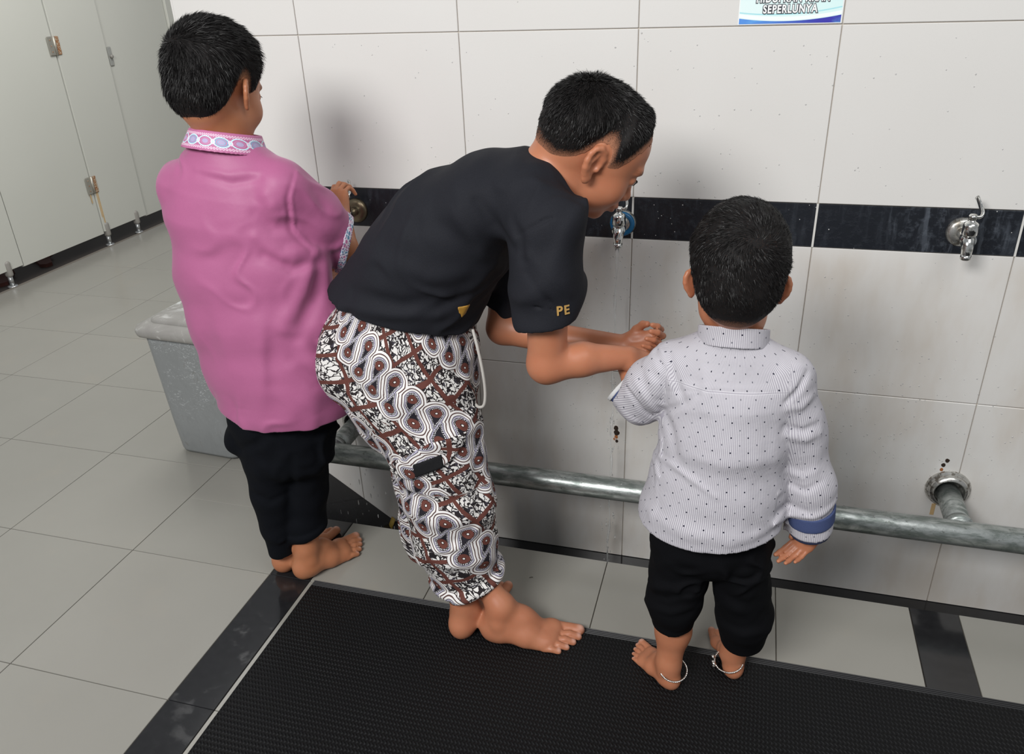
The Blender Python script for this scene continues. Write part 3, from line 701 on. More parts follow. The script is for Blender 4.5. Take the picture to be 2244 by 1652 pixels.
# ---- notice on the wall
nt_ = empty('notice', 'pale aqua printed notice with a blue wave on the wall', 'sign'); nt_.location = (.299, -.0006, 1.2095)
NW, NH = .0965, .30
box('sheet', (-NW-.002, -.0006, -.0015), (NW+.002, .0004, NH), MT['notice_edge'], nt_)
box('print', (-NW, -.0010, 0), (NW, -.0003, NH-.002), MT['notice_print'], nt_)
def lettering(txt, x, z, size, width, squash=1.0):
    for nm, off, dy, mt in (('letter_outline', .0021, .0016, 'letter_line'), ('lettering', .0006, .0022, 'letter_white')):
        cu = bpy.data.curves.new(nm, 'FONT'); cu.body = txt; cu.size = size; cu.align_x = 'CENTER'; cu.bevel_depth = off; cu.bevel_resolution = 1; cu.extrude = .0001; cu.space_character = 1.16
        ob = bpy.data.objects.new(nm, cu); scene.collection.objects.link(ob); bpy.context.view_layer.update()
        me = bpy.data.meshes.new_from_object(ob.evaluated_get(bpy.context.evaluated_depsgraph_get())); bpy.data.objects.remove(ob)
        me.materials.clear(); me.materials.append(MT[mt])
        o2 = link(bpy.data.objects.new(nm, me), nt_); w = max(v.co.x for v in me.vertices)-min(v.co.x for v in me.vertices)
        o2.rotation_euler = (math.pi/2,0,0); o2.location = (x, -dy, z); o2.scale = (width/w if nm == 'lettering' else (width+.003)/w, squash, .2)
lettering('SEPERLUNYA', -.0005, .0195, .0205, .103); lettering('HIDUPKAN KRAN', .003, .0392, .0205, .137)

# ---- bin
BINC = V(-1.285, .075, 0)
bin_ = empty('waste_bin', 'worn grey plastic swing-lid bin standing behind the pink shirted boy', 'bin'); bin_.location = BINC.tolist(); bin_.rotation_euler = (0,0,-.06)
def rrect(w, d, r, z, n=6):
    pts = []
    for cx, cy, a0 in ((w-r,d-r,0), (-w+r,d-r,90), (-w+r,-d+r,180), (w-r,-d+r,270)):
        for a in np.linspace(a0, a0+90, n): pts.append((cx+r*math.cos(math.radians(a)), cy+r*math.sin(math.radians(a)), z))
    return pts
def rlathe(name, secs, mat, parent):
    bm = bmesh.new(); rings = [[bm.verts.new(p) for p in rrect(*s)] for s in secs]
    for a, b in zip(rings, rings[1:]):
        for i in range(len(a)): bm.faces.new((a[i], a[(i+1)%len(a)], b[(i+1)%len(a)], b[i]))
    bm.faces.new(rings[0][::-1]); bm.faces.new(rings[-1]); return bm_obj(name, bm, mat, parent, True)
BH = .408
bb = rlathe('body', [(.110,.122,.035,.006),(.114,.126,.038,.016),(.120,.133,.040,.12),(.131,.145,.043,BH-.02),(.133,.147,.044,BH)], MT['bin_plastic'], bin_)
bb.data.materials.append(MT['bin_plastic'])
rlathe('base_skid', [(.098,.112,.03,.0),(.102,.115,.03,.008)], MT['bin_plastic'], bin_)
rlathe('lid_rim', [(.136,.150,.046,BH-.004),(.150,.164,.052,BH+.004),(.153,.167,.054,BH+.016),(.148,.162,.052,BH+.027),(.128,.142,.046,BH+.036),(.118,.132,.042,BH+.038)], MT['bin_lid_plastic'], bin_)
rlathe('flap', [(.114,.128,.040,BH+.030),(.114,.128,.040,BH+.041),(.104,.118,.040,BH+.047),(.06,.08,.03,BH+.052)], MT['bin_lid_plastic'], bin_)
# ------------------------------------------------------------------ people: head, hand, foot builders
class Head:
    def __init__(s, o, fwd, up, k, tall=0.0):
        s.tall = tall; s.o = np.asarray(o, float); s.F = frame(fwd, up); s.k = k
    def w(s, x, y, z): return s.o+s.F@(V(x,y,z)*s.k)
    def loc(s, Q): return ((Q-s.o)@s.F)/s.k
    def cranium(s, S):
        k = s.k; F = s.F
        S.ell(s.w(0,-.014,.038+s.tall*.5), V(.073,.092,.074+s.tall*.5)*k, F, .01*k)
        S.ell(s.w(0,.030,.036+s.tall*.5), V(.064,.054,.060+s.tall*.5)*k, F, .03*k)
    def build(s, S, flare=30, ear=1.0, cheek=1.0):
        k = s.k; F = s.F; s.cranium(S)
        S.ell(s.w(0,-.050,-.012), V(.054,.048,.050)*k, F, .03*k)
        S.ell(s.w(0,.036,-.016), V(.060,.052,.056)*k, F, .025*k)
        for sx in (-1,1):
            S.ell(s.w(.033*sx,.054,-.028), V(.027*cheek,.028,.028)*k, F, .02*k)
            S.ell(s.w(.042*sx,.016,-.050), V(.016,.030,.022)*k, F, .02*k)
        S.ell(s.w(0,.034,-.056), V(.045,.046,.034)*k, F, .02*k)
        S.ell(s.w(0,.068,-.078), V(.020,.017,.016)*k, F, .018*k)
        for sx in (-1,1): S.ell(s.w(.026*sx,.078,.027), V(.022,.011,.008)*k, F, .014*k)
        for sx in (-1,1): S.ell(s.w(.031*sx,.096,.006), V(.018,.014,.010)*k, F, .014*k, 'sub')
        for sx in (-1,1):
            S.ell(s.w(.031*sx,.0755,.0075), V(.0148,.0125,.0125)*k, F, .003*k)
            S.ell(s.w(.031*sx,.0905,.0065), V(.0115,.006,.0026)*k, F, .0012*k, 'sub')
        S.cone(s.w(0,.083,.010), s.w(0,.099,-.024), .0068*k, .0098*k, .012*k)
        S.ell(s.w(0,.1005,-.026), V(.0105,.0095,.0088)*k, F, .006*k)
        for sx in (-1,1):
            S.ell(s.w(.0105*sx,.0925,-.0295), V(.0070,.0085,.0065)*k, F, .005*k)
            S.ell(s.w(.0058*sx,.0955,-.0365), V(.0034,.0048,.0030)*k, F, .002*k, 'sub')
        S.ell(s.w(0,.0865,-.050), V(.021,.011,.013)*k, F, .012*k)
        S.ell(s.w(0,.0955,-.0490), V(.0165,.0068,.0052)*k, F, .004*k)
        S.ell(s.w(0,.0930,-.0585), V(.0150,.0070,.0058)*k, F, .004*k)
        S.ell(s.w(0,.1010,-.0535), V(.0165,.0080,.0011)*k, F, .002*k, 'sub')
        fl = math.radians(flare)
        for sx in (-1,1):
            a = V(sx*math.sin(fl), -math.cos(fl), -.10); n = V(sx*math.cos(fl), math.sin(fl), 0); b = V(0,-.12,1)
            a, n = unit(a), unit(n); b = unit(b-a*(b@a)); o = V(sx*.0685,.002,-.002); Fe = F@np.stack([a, b, n], 1)
            def e(x, y, z=0): return s.o+F@((o+(a*x+b*y+n*z)*ear)*k)
            kk = k*ear
            S.ell(e(.013,.003), V(.0160,.0300,.0046)*kk, Fe, .006*kk)
            hp = [(-.002,.006),(-.001,.018),(.005,.028),(.014,.0325),(.023,.029),(.0285,.019),(.0285,.006),(.0245,-.006),(.0185,-.016)]
            S.chain([e(x,y,.003) for x,y in hp], [.0042*kk]*2+[.0046*kk]*7, .006*kk)
            S.ell(e(.0095,-.0245,.002), V(.0088,.0100,.0052)*kk, Fe, .006*kk)
            S.chain([e(.014,.021,.0035), e(.0195,.009,.004), e(.018,-.004,.004), e(.012,-.0125,.0035)], [.0026*kk]*4, .004*kk)
            S.ell(e(.0095,.002,.0065), V(.0070,.0110,.0062)*kk, Fe, .003*kk, 'sub')
            S.ell(e(.0205,.018,.0065), V(.0030,.0075,.0030)*kk, Fe, .004*kk, 'sub')
            S.ell(e(.000,-.003,.004), V(.0042,.0055,.0042)*kk, Fe, .004*kk)
    HL = ([-.13,-.095,-.07,-.045,-.030,-.018,-.006,.006,.018,.030,.042,.052,.062,.074,.12], [-.040,-.052,-.054,-.036,-.006,.024,.030,.020,-.012,-.006,.024,.046,.060,.068,.070])
    nape = 0.0
    def hairmask(s, L, shift=0.0): return L[:,2]-np.interp(L[:,1], s.HL[0], np.array(s.HL[1])+shift)+s.nape*np.clip((-.035-L[:,1])/.02, 0, 1)
def hair(H, par, mat, tmax=.013, whorl=(0,-.06,.09), n=12000, length=.020, fade=(.0,.05), lift=.55, seed=1, shift=0.0, spin=.0, width=.0007, h=.0024, front=0.0, nape=0.0):
    k = H.k; H.nape = nape; c = H.w(0,-.01,.03); S = Solid(c-.15*k-.01, c+.15*k+.01, h); H.cranium(S); S.ell(H.w(0,-.050,-.012), V(.054,.048,.050)*k, H.F, .03*k)
    def th(Q):
        L = H.loc(Q); m = H.hairmask(L, shift)+.004*wave(Q, 160, seed); a = np.clip((m-fade[0])/(fade[1]-fade[0]), 0, 1); a = a*a*(3-2*a)
        w = np.linalg.norm(L-V(*whorl), axis=1); a2 = a*(1-.55*np.exp(-(w/.012)**2))
        return np.where(m < 0, -.006, .0010+(tmax-.001)*a2+.0009*a*wave(Q, 260, seed+3)+front*a*np.clip((L[:,1]-.03)/.05, 0, 1))*k
    S.warp(th, band=.04); Vv, Q = S.mesh(1); o = raw_mesh('hair', Vv, Q, MT[mat], par)
    L = H.loc(Vv); m = H.hairmask(L, shift); f = np.clip((m-fade[0]+.004)/(fade[1]-fade[0]), 0, 1)
    w = np.linalg.norm(L-V(*whorl), axis=1); attr(o, 'fade', np.clip(f*2.2+.12, 0, 1)*(1-.75*np.exp(-(np.linalg.norm((L-V(*whorl))*V(.55,1,1), axis=1)/.012)**2)))
    g = np.random.default_rng(seed); tri = Vv[Q]; cen = tri.mean(1); nn = np.cross(tri[:,2]-tri[:,0], tri[:,3]-tri[:,1]); A = np.linalg.norm(nn, axis=1); nn /= A[:,None]+1e-12
    Lc = H.loc(cen); mc = H.hairmask(Lc, shift); d = np.clip((mc-fade[0])/(fade[1]-fade[0]), 0, 1); pr = A*(d*.5+.5)*(mc > .001)*(1-.93*np.exp(-(np.linalg.norm((Lc-V(*whorl))*V(.55,1,1), axis=1)/.012)**2))*((cen-H.o)@H.F[:,2] > -.06*k)
    pr *= (np.einsum('ij,ij->i', nn, cen-H.w(0,-.01,.03)) > 0); pr /= pr.sum()
    ids = g.choice(len(cen), n, p=pr); wts = g.dirichlet([1,1,1,1], n); p = np.einsum('nk,nkj->nj', wts, tri[ids]); nr = nn[ids]; dl = d[ids]; Lp = H.loc(p)
    fl = (p-H.w(*whorl)); fl += -.06*k*H.F[:,2]*np.clip((.09-Lp[:,2])/.06, 0, 1)[:,None]
    fl -= nr*np.einsum('ij,ij->i', fl, nr)[:,None]; fl /= np.linalg.norm(fl, axis=1)[:,None]+1e-9
    if spin: fl = fl+spin*np.cross(nr, fl)
    ww = np.linalg.norm(Lp-V(*whorl), axis=1); li = lift*(.55+.45*np.exp(-(ww/.05)**2))
    clump = np.stack([wave(p, 190, seed+7+i) for i in range(3)], 1)*.20
    dr = nr*li[..., None]+fl*(1-li*.55)[:,None]+g.normal(size=(n,3))*.14+clump; dr /= np.linalg.norm(dr, axis=1)[:,None]
    ln = (length*(.22+.78*dl)*g.uniform(.6,1.15,n))*k; p0 = p-nr*.0015
    p1 = p0+dr*(ln*.5)[:,None]; d2 = dr+fl*.35-nr*.22; d2 /= np.linalg.norm(d2, axis=1)[:,None]; p2 = p1+d2*(ln*.5)[:,None]
    sd = np.cross(dr, g.normal(size=(n,3))); sd /= np.linalg.norm(sd, axis=1)[:,None]; w0 = sd*width*k; w1 = w0*.8
    VV = np.stack([p0-w0, p0+w0, p1+w1, p1-w1, p2+sd*width*.1, p2-sd*width*.1], 1).reshape(-1,3); b = np.arange(n)[:,None]*6
    st = raw_mesh('hair_strands', VV, np.concatenate([b+V(0,1,2,3).astype(int), b+V(3,2,4,5).astype(int)]), MT['hair_strand'], o); tag(st, kind='stuff')
    return o
def eyes(H, par):
    for sx in (-1,1):
        k = H.k; F = H.F; c = H.w(.031*sx,.0765,.0068); bm = bmesh.new(); g = bmesh.ops.create_uvsphere(bm, u_segments=16, v_segments=10, radius=.0122*k)
        for v in g['verts']: v.co = Vector((c+np.array(v.co)).tolist())
        e = bm_obj('eye', bm, MT['eye_white'], par, True)
        lathe('iris', [(0,.0062*k),(.0016*k,.0045*k),(.002*k,.001*k)], c+F@V(0,.0113,0)*k, F[:,1], MT['eye_dark'], e, 16)
        pts = spline([H.w((.031+dx)*sx,y,z) for dx,y,z in ((-.0125,.0865,.0075),(-.005,.0905,.0112),(.005,.0895,.0108),(.0135,.0845,.0070))], 5)
        pipe('eyelashes', pts, np.concatenate([np.linspace(.0004,.0012,8),np.linspace(.0012,.0005,len(pts)-8)])*k, MT['hair_strand'], e, 6)
def hand(S, w, fwd, dorsal, s, side, curl=(25,30,20), thumb=((.036,.036,-.010),(.045,.056,-.018),(.047,.074,-.024)), spread=1.0, curls=None, pk=.010, fk=.0022):
    """w wrist; local Y to the fingers, Z the back of the hand, X to the thumb"""
    F = frame(fwd, dorsal); F = np.stack([F[:,0]*-side, F[:,1], F[:,2]], 1)
    def l(x, y, z): return np.asarray(w, float)+F@(V(x,y,z)*s)
    mc = [(.0235,.071,.0),(.0075,.075,.002),(-.0085,.071,.001),(-.0230,.063,-.002)]; ph = [(.036,.022,.017,.0078),(.040,.025,.018,.0080),(.037,.023,.018,.0076),(.029,.018,.016,.0068)]
    S.ell(l(0,.004,-.001), V(.024,.018,.016)*s, F, .012*s)
    for i, (x, y, z) in enumerate(mc):
        S.cone(l(x*.55,.008,0), l(x,y-.006,z-.002), .0135*s, .0105*s, pk*s)
    S.ell(l(.020,.028,-.008), V(.014,.024,.012)*s, F, .012*s); S.ell(l(-.018,.032,-.007), V(.011,.026,.011)*s, F, .012*s)
    for i, (x, y, z) in enumerate(mc):
        a = 0; p = V(x,y,z); L = ph[i]; sp = (x/.024)*.07*spread; cc = curls[i] if curls else curl; pts = [V(x,y-.012,z-.001), p]
        for j in range(3):
            a += math.radians(cc[j]); p = p+V(math.sin(sp)*math.cos(a), math.cos(sp)*math.cos(a), -math.sin(a))*L[j]; pts.append(p)
        r = L[3]*s; S.chain([l(*q) for q in pts], [r*1.12, r*1.08, r, r*.95, r*.80], fk*s)
    t = [l(.014,.014,-.006)]+[l(*q) for q in thumb]; S.chain(t, [.0125*s,.0108*s,.0092*s,.0078*s], .005*s)
def foot(S, heel, fwd, L, side, lift=0.0):
    """heel: floor point at the back; side +1 = big toe to the right of fwd. returns ankle and toe points"""
    s = L/.205; F = frame(fwd, (0,0,1)); h = np.asarray(heel, float)
    def l(x, y, z): return h+F@(V(x*side,y,z)*s)
    S.ell(l(0,.028,.024), V(.0245,.0285,.0265)*s, F, .016*s)
    S.cone(l(0,.030,.040), l(.001,.041,.088), .0250*s, .0230*s, .03*s)
    S.chain([l(.001,.046,.070), l(.005,.084,.047), l(.009,.118,.028)], [.0240*s,.0225*s,.0165*s], .03*s)
    S.chain([l(-.010,.050,.030), l(-.017,.095,.022), l(-.021,.130,.015)], [.023*s,.0190*s,.0140*s], .02*s)
    S.ell(l(.019,.142,.017), V(.0205,.026,.0165)*s, F, .014*s); S.ell(l(-.019,.130,.013), V(.021,.026,.013)*s, F, .014*s); S.ell(l(0,.140,.014), V(.026,.022,.0145)*s, F, .014*s)
    for sx, y in ((1,.044),(-1,.038)): S.ell(l(.0245*sx,y,.060+.005*sx), V(.0070,.010,.011)*s, F, .012*s)
    toes = [((.0235,.160,.014),(.0225,.182,.0125),(.0200,.201,.0110),.0118),((.0035,.158,.0125),(.0040,.182,.0140),(.0030,.199,.0080),.0084),((-.0110,.152,.0115),(-.0112,.173,.0135),(-.0125,.189,.0075),.0078),((-.0240,.143,.0105),(-.0255,.161,.0125),(-.0270,.176,.0070),.0073),((-.0355,.131,.0098),(-.0375,.147,.0110),(-.0385,.160,.0068),.0071)]
    nails = []
    for a, b, c, r in toes:
        S.chain([l(*a), l(*b), l(*c)], [r*1.02*s, r*.95*s, r*s], .0016*s); nails.append((l(c[0],c[1]+r*.35,c[2]+r*.75), r*.62*s))
    return l(.001,.041,.088), nails
def finish_body(S, par, mat, H=None, nails=(), floor=0.0, blush=()):
    Vv, Q = S.mesh(1); Vv[:,2] = np.maximum(Vv[:,2], floor)
    o = raw_mesh('body', Vv, Q, MT[mat], par)
    n = len(Vv); lip = np.zeros(n); brow = np.zeros(n); nail = np.zeros(n); bl = np.zeros(n)
    if H is not None:
        L = H.loc(Vv)
        lip = np.exp(-(((L[:,0])/.017)**4+((L[:,2]+.0537)/.0095)**4))*(L[:,1] > .085)
        brow = np.exp(-(((np.abs(L[:,0])-.032)/.019)**4+((L[:,2]-.0285+.10*(np.abs(L[:,0])-.032)**2*20)/.0042)**4))*(L[:,1] > .06)
        bl = np.exp(-(((np.abs(L[:,0])-.075)/.02)**2+((L[:,1]+.005)/.025)**2+((L[:,2])/.035)**2))
    for p, r in nails: nail = np.maximum(nail, np.clip(1.6-np.linalg.norm(Vv-p, axis=1)/r, 0, 1))
    for p, r in blush: bl = np.maximum(bl, np.exp(-(np.linalg.norm(Vv-p, axis=1)/r)**2))
    attr(o, 'lip', lip); attr(o, 'brow', brow); attr(o, 'nail', nail); attr(o, 'blush', bl)
    return o
def cloth_obj(S, name, mat, par, smooth=2): 
    Vv, Q = S.mesh(smooth); return raw_mesh(name, Vv, Q, MT[mat], par), Vv
# ================================================================== the small boy in the striped shirt
td = empty('person', 'small barefoot boy in dotted striped shirt and black trousers, back to us', 'person', 'boys washing at the taps'); td.location = (.26,-.60,0)
TINV = Matrix.Translation((-.26,.60,0))
def own(root, *objs):
    for o in objs: o.matrix_parent_inverse = Matrix.Translation(root.location).inverted()
H3 = Head(V(.247,-.566,.858), V(-.06,1,-.16), V(.02,.16,1), .93, .028)
B = Solid((.0,-.74,-.004), (.50,-.36,1.03), .0024)
H3.build(B, flare=52, ear=.76)
B.chain([H3.w(0,-.02,-.03), V(.25,-.580,.80), V(.25,-.583,.73)], [.041,.0375,.036], .02)
B.tube([V(.25,-.585,.70), V(.25,-.585,.65), V(.245,-.585,.50), V(.245,-.585,.44), V(.245,-.585,.40)], [(.070,.05),(.085,.06),(.088,.065),(.095,.07),(.085,.065)], (1,0,0))
# right arm and open hand
shR, elR, wrR = V(.330,-.580,.682), V(.368,-.575,.565), V(.408,-.575,.425)
B.chain([shR, elR, wrR], [.026,.026,.020], .01)
hw = P(1790,1158,-.575); hand(B, hw, V(-.50,-.10,-.85), V(.48,.84,-.22), .63, 1, fk=.005, spread=.75, curls=[(20,26,16),(22,28,18),(25,30,20),(28,30,20)], thumb=((.034,.030,-.016),(.036,.046,-.026),(.030,.060,-.032)))
B.cone(wrR, hw, .020, .0165, .012)
# left arm, held at the wrist
shL, elL, wrL = V(.166,-.580,.682), V(.100,-.560,.640), P(1378,812,-.50)
B.chain([shL, elL, wrL], [.026,.027,.0185], .01)
hand(B, wrL, V(-.30,.85,.25), V(.3,.1,1), .63, -1, curl=(25,25,20))
# legs and feet
nl = []
akL, n1 = foot(B, V(.203,-.628,0), V(-.095,.105,0), .142, 1); nl += n1
akR, n2 = foot(B, V(.318,-.572,0), V(-.045,.145,0), .142, -1); nl += n2
B.chain([V(.195,-.585,.34), V(.188,-.590,.20), V(.188,-.590,.13), akL], [.050,.036,.033,.0235], .02)
B.chain([V(.300,-.580,.34), V(.312,-.560,.20), V(.315,-.545,.13), akR], [.050,.036,.033,.0235], .02)
b3 = finish_body(B, td, 'skin_small', H3, nl, .0062); own(td, b3)
hr = hair(H3, td, 'hair_small', tmax=.010, whorl=(.013,-.084,.082), n=30000, length=.0125, fade=(-.002,.055), lift=.42, width=.00045, seed=5, spin=.55, shift=-.004); own(td, hr)
eyes(H3, b3)
# shirt
S = Solid((.03,-.76,.30), (.49,-.42,.83), .0024, .0058)
ux = V(1,.03,0)
S.tube([V(.2495,-.585,.785), V(.249,-.585,.757)], [(.048,.046),(.058,.048)], ux, .02, clip0=(V(.2495,-.585,.768), V(0,.3,1)))
S.tube([V(.2495,-.585,.718), V(.252,-.588,.67), V(.252,-.590,.60), V(.247,-.590,.50), V(.240,-.590,.42), V(.236,-.590,.375)], [(.098,.058),(.106,.076),(.108,.086),(.116,.094),(.126,.102),(.131,.106)], ux, .02, clip=(V(.236,-.59,.432), V(.06,.16,-1)))
for a, b in ((V(.225,-.588,.742), V(.160,-.584,.714)), (V(.275,-.588,.742), V(.338,-.584,.712))): S.cone(a, b, .032, .041, .025)
# right sleeve to a wide cuff
cu0, cu1 = P(1776,1060,-.575), P(1774,1152,-.575); dv = unit(cu1-cu0)
S.tube([V(.340,-.580,.704), V(.362,-.575,.63), P(1752,955,-.572), cu0, cu1], [(.044,.045),(.0425,.0455),(.040,.042),(.0405,.0405),(.0395,.041)], ux, .02, clip=(cu1, unit(dv+V(0,.22,0))))
# left sleeve, pushed up
l0, l1, l2, l3 = V(.158,-.582,.700), P(1432,842,-.570), P(1406,870,-.552), P(1376,852,-.535)
S.tube([l0, l1, l2, l3], [(.044,.047),(.045,.045),(.043,.042),(.038,.034)], V(0,1,.4), .02, clip=(l3, unit(V(-.80,.25,.55))))
S.plane(V(.236,-.59,.432), unit(V(.06,.16,-1)), V(.03,-.76,.30), V(.364,-.42,.47))
S.put(lambda X: np.sqrt((X[0]-.2495)**2+(X[1]+.583)**2)-.043, V(.19,-.65,.745), V(.31,-.52,.82), .004, 'sub', m=.02)
# creases
for pts, w, a in (([(1448,1000),(1500,1040),(1570,1090)], .006, .0035), ([(1440,880),(1470,940),(1480,1000)], .010, -.005), ([(1440,905),(1490,890),(1530,865)], .006, -.0045),
    ([(1500,1000),(1590,1020),(1700,1010)], .012, .003), ([(1430,1130),(1500,1170),(1600,1180)], .014, .004), ([(1600,1190),(1660,1170),(1705,1150)], .010, .004),
    ([(1540,790),(1550,850),(1545,900)], .010, .003), ([(1460,760),(1478,830),(1500,880)], .007, -.005), ([(1722,880),(1745,860),(1770,815)], .005, -.006),
    ([(1725,895),(1755,890),(1785,860)], .007, .005), ([(1722,935),(1760,945),(1790,930)], .006, -.005), ([(1722,955),(1765,962),(1795,950)], .007, .005), ([(1722,1030),(1760,1045),(1785,1035)], .007, .004), ([(1730,1060),(1765,1075),(1800,1055)], .006, -.0035),
    ([(1395,835),(1425,885),(1440,900)], .007, .006), ([(1375,850),(1405,895),(1425,910)], .005, -.006), ([(1430,760),(1455,810),(1455,880)], .006, -.006), ([(1415,790),(1432,840),(1440,880)], .009, .004),
    ([(1448,857),(1560,856),(1715,862)], .0018, -.0018)):
    S.crease(pts, w, a)
S.warp(lambda Q: np.clip((Q[:,2]-.425)/.03, .15, 1)*(.0018*wave(Q, 38, 11)+.0007*wave(Q, 110, 12)+folds(Q, 30, 13, .0045, .18, (1,1,1.5))*np.clip(1.1-(Q[:,2]-.42)*1.2, .35, 1)+folds(Q, 62, 14, .0035, .2)*((Q[:,0] > .345)|(Q[:,0] < .15))))
sh3, Vs = cloth_obj(S, 'shirt', 'striped_shirting', td); own(td, sh3)
# cloth coordinates: along the torso; across the sleeves
def patt(Vs):
    th_ = np.arctan2(Vs[:,0]-.248, -(Vs[:,1]+.588)*1.15); u = th_*.118; v = Vs[:,2].copy()
    def sleeve(pts, w0, rot):
        i0 = 0; best = np.full(len(Vs), 9.); tt = np.zeros(len(Vs)); an = np.zeros(len(Vs)); acc = 0
        for a, b in zip(pts, pts[1:]):
            ab = b-a; L = np.linalg.norm(ab); ax = ab/L; t0 = (Vs-a)@ax; t = np.clip(t0, -9 if a is pts[0] else 0, 9 if b is pts[-1] else L); q = Vs-a-t[:,None]*ax; d = np.linalg.norm(q, axis=1)
            s_ = unit(V(1,0,0)-ax*ax[0]) if abs(ax[0]) < .8 else unit(V(0,0,1)-ax*ax[2]); n_ = np.cross(ax, s_); m = d < best
            best = np.where(m, d, best); tt = np.where(m, acc+t, tt); an = np.where(m, np.arctan2(q@s_, -(q@n_)*np.sign(n_[1]+1e-6)*-1), an); acc += L
        return best, an*.043, tt
    dR, uR, tR = sleeve([V(.352,-.580,.690), cu1], 0, 0); mR = (Vs[:,0] > .342+.12*np.clip(.70-Vs[:,2], 0, .25)) & (dR < .066)
    dL, uL, tL = sleeve([V(.148,-.582,.706), l1, l3], 0, 0); mL = (Vs[:,0] < .148) & (Vs[:,2] > .585) & (dL < .075)
    u = np.where(mR, uR, u); v = np.where(mR, -tR, v); u = np.where(mL, uL, u); v = np.where(mL, -tL, v)
    return np.stack([u, v, v*0], 1)
attr3(sh3, 'pat', patt(Vs))
# stand collar, cuff bands
C = Solid((.17,-.67,.735), (.33,-.50,.84), .0016, .0042)
cc = V(.2495,-.585,.7745); C.seg(V(.2495,-.586,.752), V(.2495,-.572,.850), (.0585,.0560), (.0545,.0520), ux, 0, [(V(.2495,-.585,.7935), V(0,.40,1)), (V(.2495,-.585,.762), V(0,-.32,-1))])
Vc, Qc = C.mesh(1); Vc2 = Vc
col3 = raw_mesh('collar', Vc, Qc, MT['striped_shirting'], sh3); attr3(col3, 'pat', np.stack([np.arctan2(Vc[:,0]-.2495, -(Vc[:,1]+.585))*.054+.0008, Vc[:,2]+.012, Vc[:,2]*0], 1))
def ring_band(name, a, b, ra, rb, n_, mat, par, u=ux, t=.0042, n0=None):
    mg = max(ra)+.02; lo = np.minimum(a,b)-mg; Z = Solid(lo, np.maximum(a,b)+mg, .0016, t); Z.seg(a, b, ra, rb, u, 0, [(b, n_), (a, -np.asarray(n_ if n0 is None else n0))]); Vz, Qz = Z.mesh(1); return raw_mesh(name, Vz, Qz, MT[mat], par)
nn_ = unit(dv+V(0,.22,0))
ring_band('cuff_band', cu1-dv*.050, cu1-dv*.022, (.0432,.0438), (.0422,.0438), nn_, 'navy_band', sh3)
ring_band('cuff_lining', cu1-dv*.003, cu1+dv*.0060, (.0378,.0392), (.0372,.0392), nn_, 'indigo_lining', sh3)
ring_band('cuff_band', l3+unit(l3-l2)*-.004, l3+unit(l3-l2)*.010, (.0375,.0315), (.036,.031), unit(V(-.80,.25,.55)), 'navy_band', sh3, V(0,1,.4))
ring_band('cuff_edge', l3+unit(l3-l2)*.009, l3+unit(l3-l2)*.018, (.039,.034), (.037,.0325), unit(V(-.80,.25,.55)), 'white_piping', sh3, V(0,1,.4))
# trousers, pushed up to the calves
S = Solid((.08,-.74,.07), (.42,-.43,.44), .0026, .006)
S.tube([V(.240,-.588,.43), V(.244,-.588,.375)], [(.096,.074),(.103,.083)], ux, .02)
S.tube([V(.192,-.590,.36), V(.190,-.593,.28), V(.186,-.595,.215), V(.187,-.595,.170)], [(.056,.066),(.056,.064),(.054,.060),(.043,.046)], ux, .012, clip=(V(.187,-.595,.163), V(.05,.25,-1)))
S.tube([V(.299,-.585,.35), V(.308,-.575,.26), V(.319,-.565,.18), V(.322,-.558,.118)], [(.052,.066),(.052,.062),(.053,.060),(.044,.046)], ux, .012, clip=(V(.322,-.558,.110), V(0,.28,-1)))
for pts, w, a in (([(1415,1260),(1425,1285),(1480,1290)], .008, .008), ([(1420,1300),(1460,1312),(1530,1300)], .006, -.007), ([(1425,1330),(1470,1340),(1535,1325)], .008, .006), ([(1440,1240),(1480,1225),(1530,1230)], .01, .004), ([(1580,1370),(1630,1390),(1685,1380)], .009, .005), ([(1575,1300),(1640,1330),(1685,1310)], .012, -.004)):
    S.crease(pts, w, a)
S.warp(lambda Q: .0026*wave(Q, 45, 21)+.0012*wave(Q, 120, 22)+folds(Q, 42, 23, .006, .2, (1,1,1.6))*np.clip((Q[:,2]-np.where(Q[:,0] < .25, .175, .125))/.05, 0, 1))
tr3, _ = cloth_obj(S, 'trousers', 'black_twill', td); own(td, tr3)
# silver anklets
def anklet(c, r, tilt, label, bells):
    a = link(bpy.data.objects.new('anklet', None), td); a['label'] = label; own(td, a); fx = frame(V(0,1,tilt[1]), V(tilt[0],0,1)); ang = np.linspace(0, 2*math.pi, 49)[:-1]
    ring = [c+fx@V(math.cos(t)*r[0], math.sin(t)*r[1], 0) for t in ang]
    for ph in (0, math.pi): pipe('chain', [p+fx@V(math.cos(t)*.0009*math.cos(t*22+ph), math.sin(t)*.0009*math.cos(t*22+ph), .0009*math.sin(t*22+ph)) for p, t in zip([c+fx@V(math.cos(t)*r[0], math.sin(t)*r[1], 0) for t in np.linspace(0,6.2832,241)[:-1]], np.linspace(0,6.2832,241)[:-1])], .0011, MT['silver'], a, 6, closed=True)
    for t, dz in bells:
        p = c+fx@V(math.cos(t)*(r[0]+.003), math.sin(t)*(r[1]+.003), dz); bm = bmesh.new(); g = bmesh.ops.create_icosphere(bm, subdivisions=2, radius=.0042)
        for v in g['verts']: v.co = Vector((p+np.array(v.co)).tolist())
        bm_obj('bell', bm, MT['silver'], a, True)
anklet(P(1475,1466,-.612), (.0275,.030), (.05,.12), 'thin silver chain anklet', [])
anklet(P(1597,1447,-.552), (.0285,.031), (-.15,.10), 'silver chain anklet with tiny bells', [(3.3,-.002),(3.55,.003),(3.05,.004),(3.4,-.009),(2.9,-.004),(3.25,-.013)])
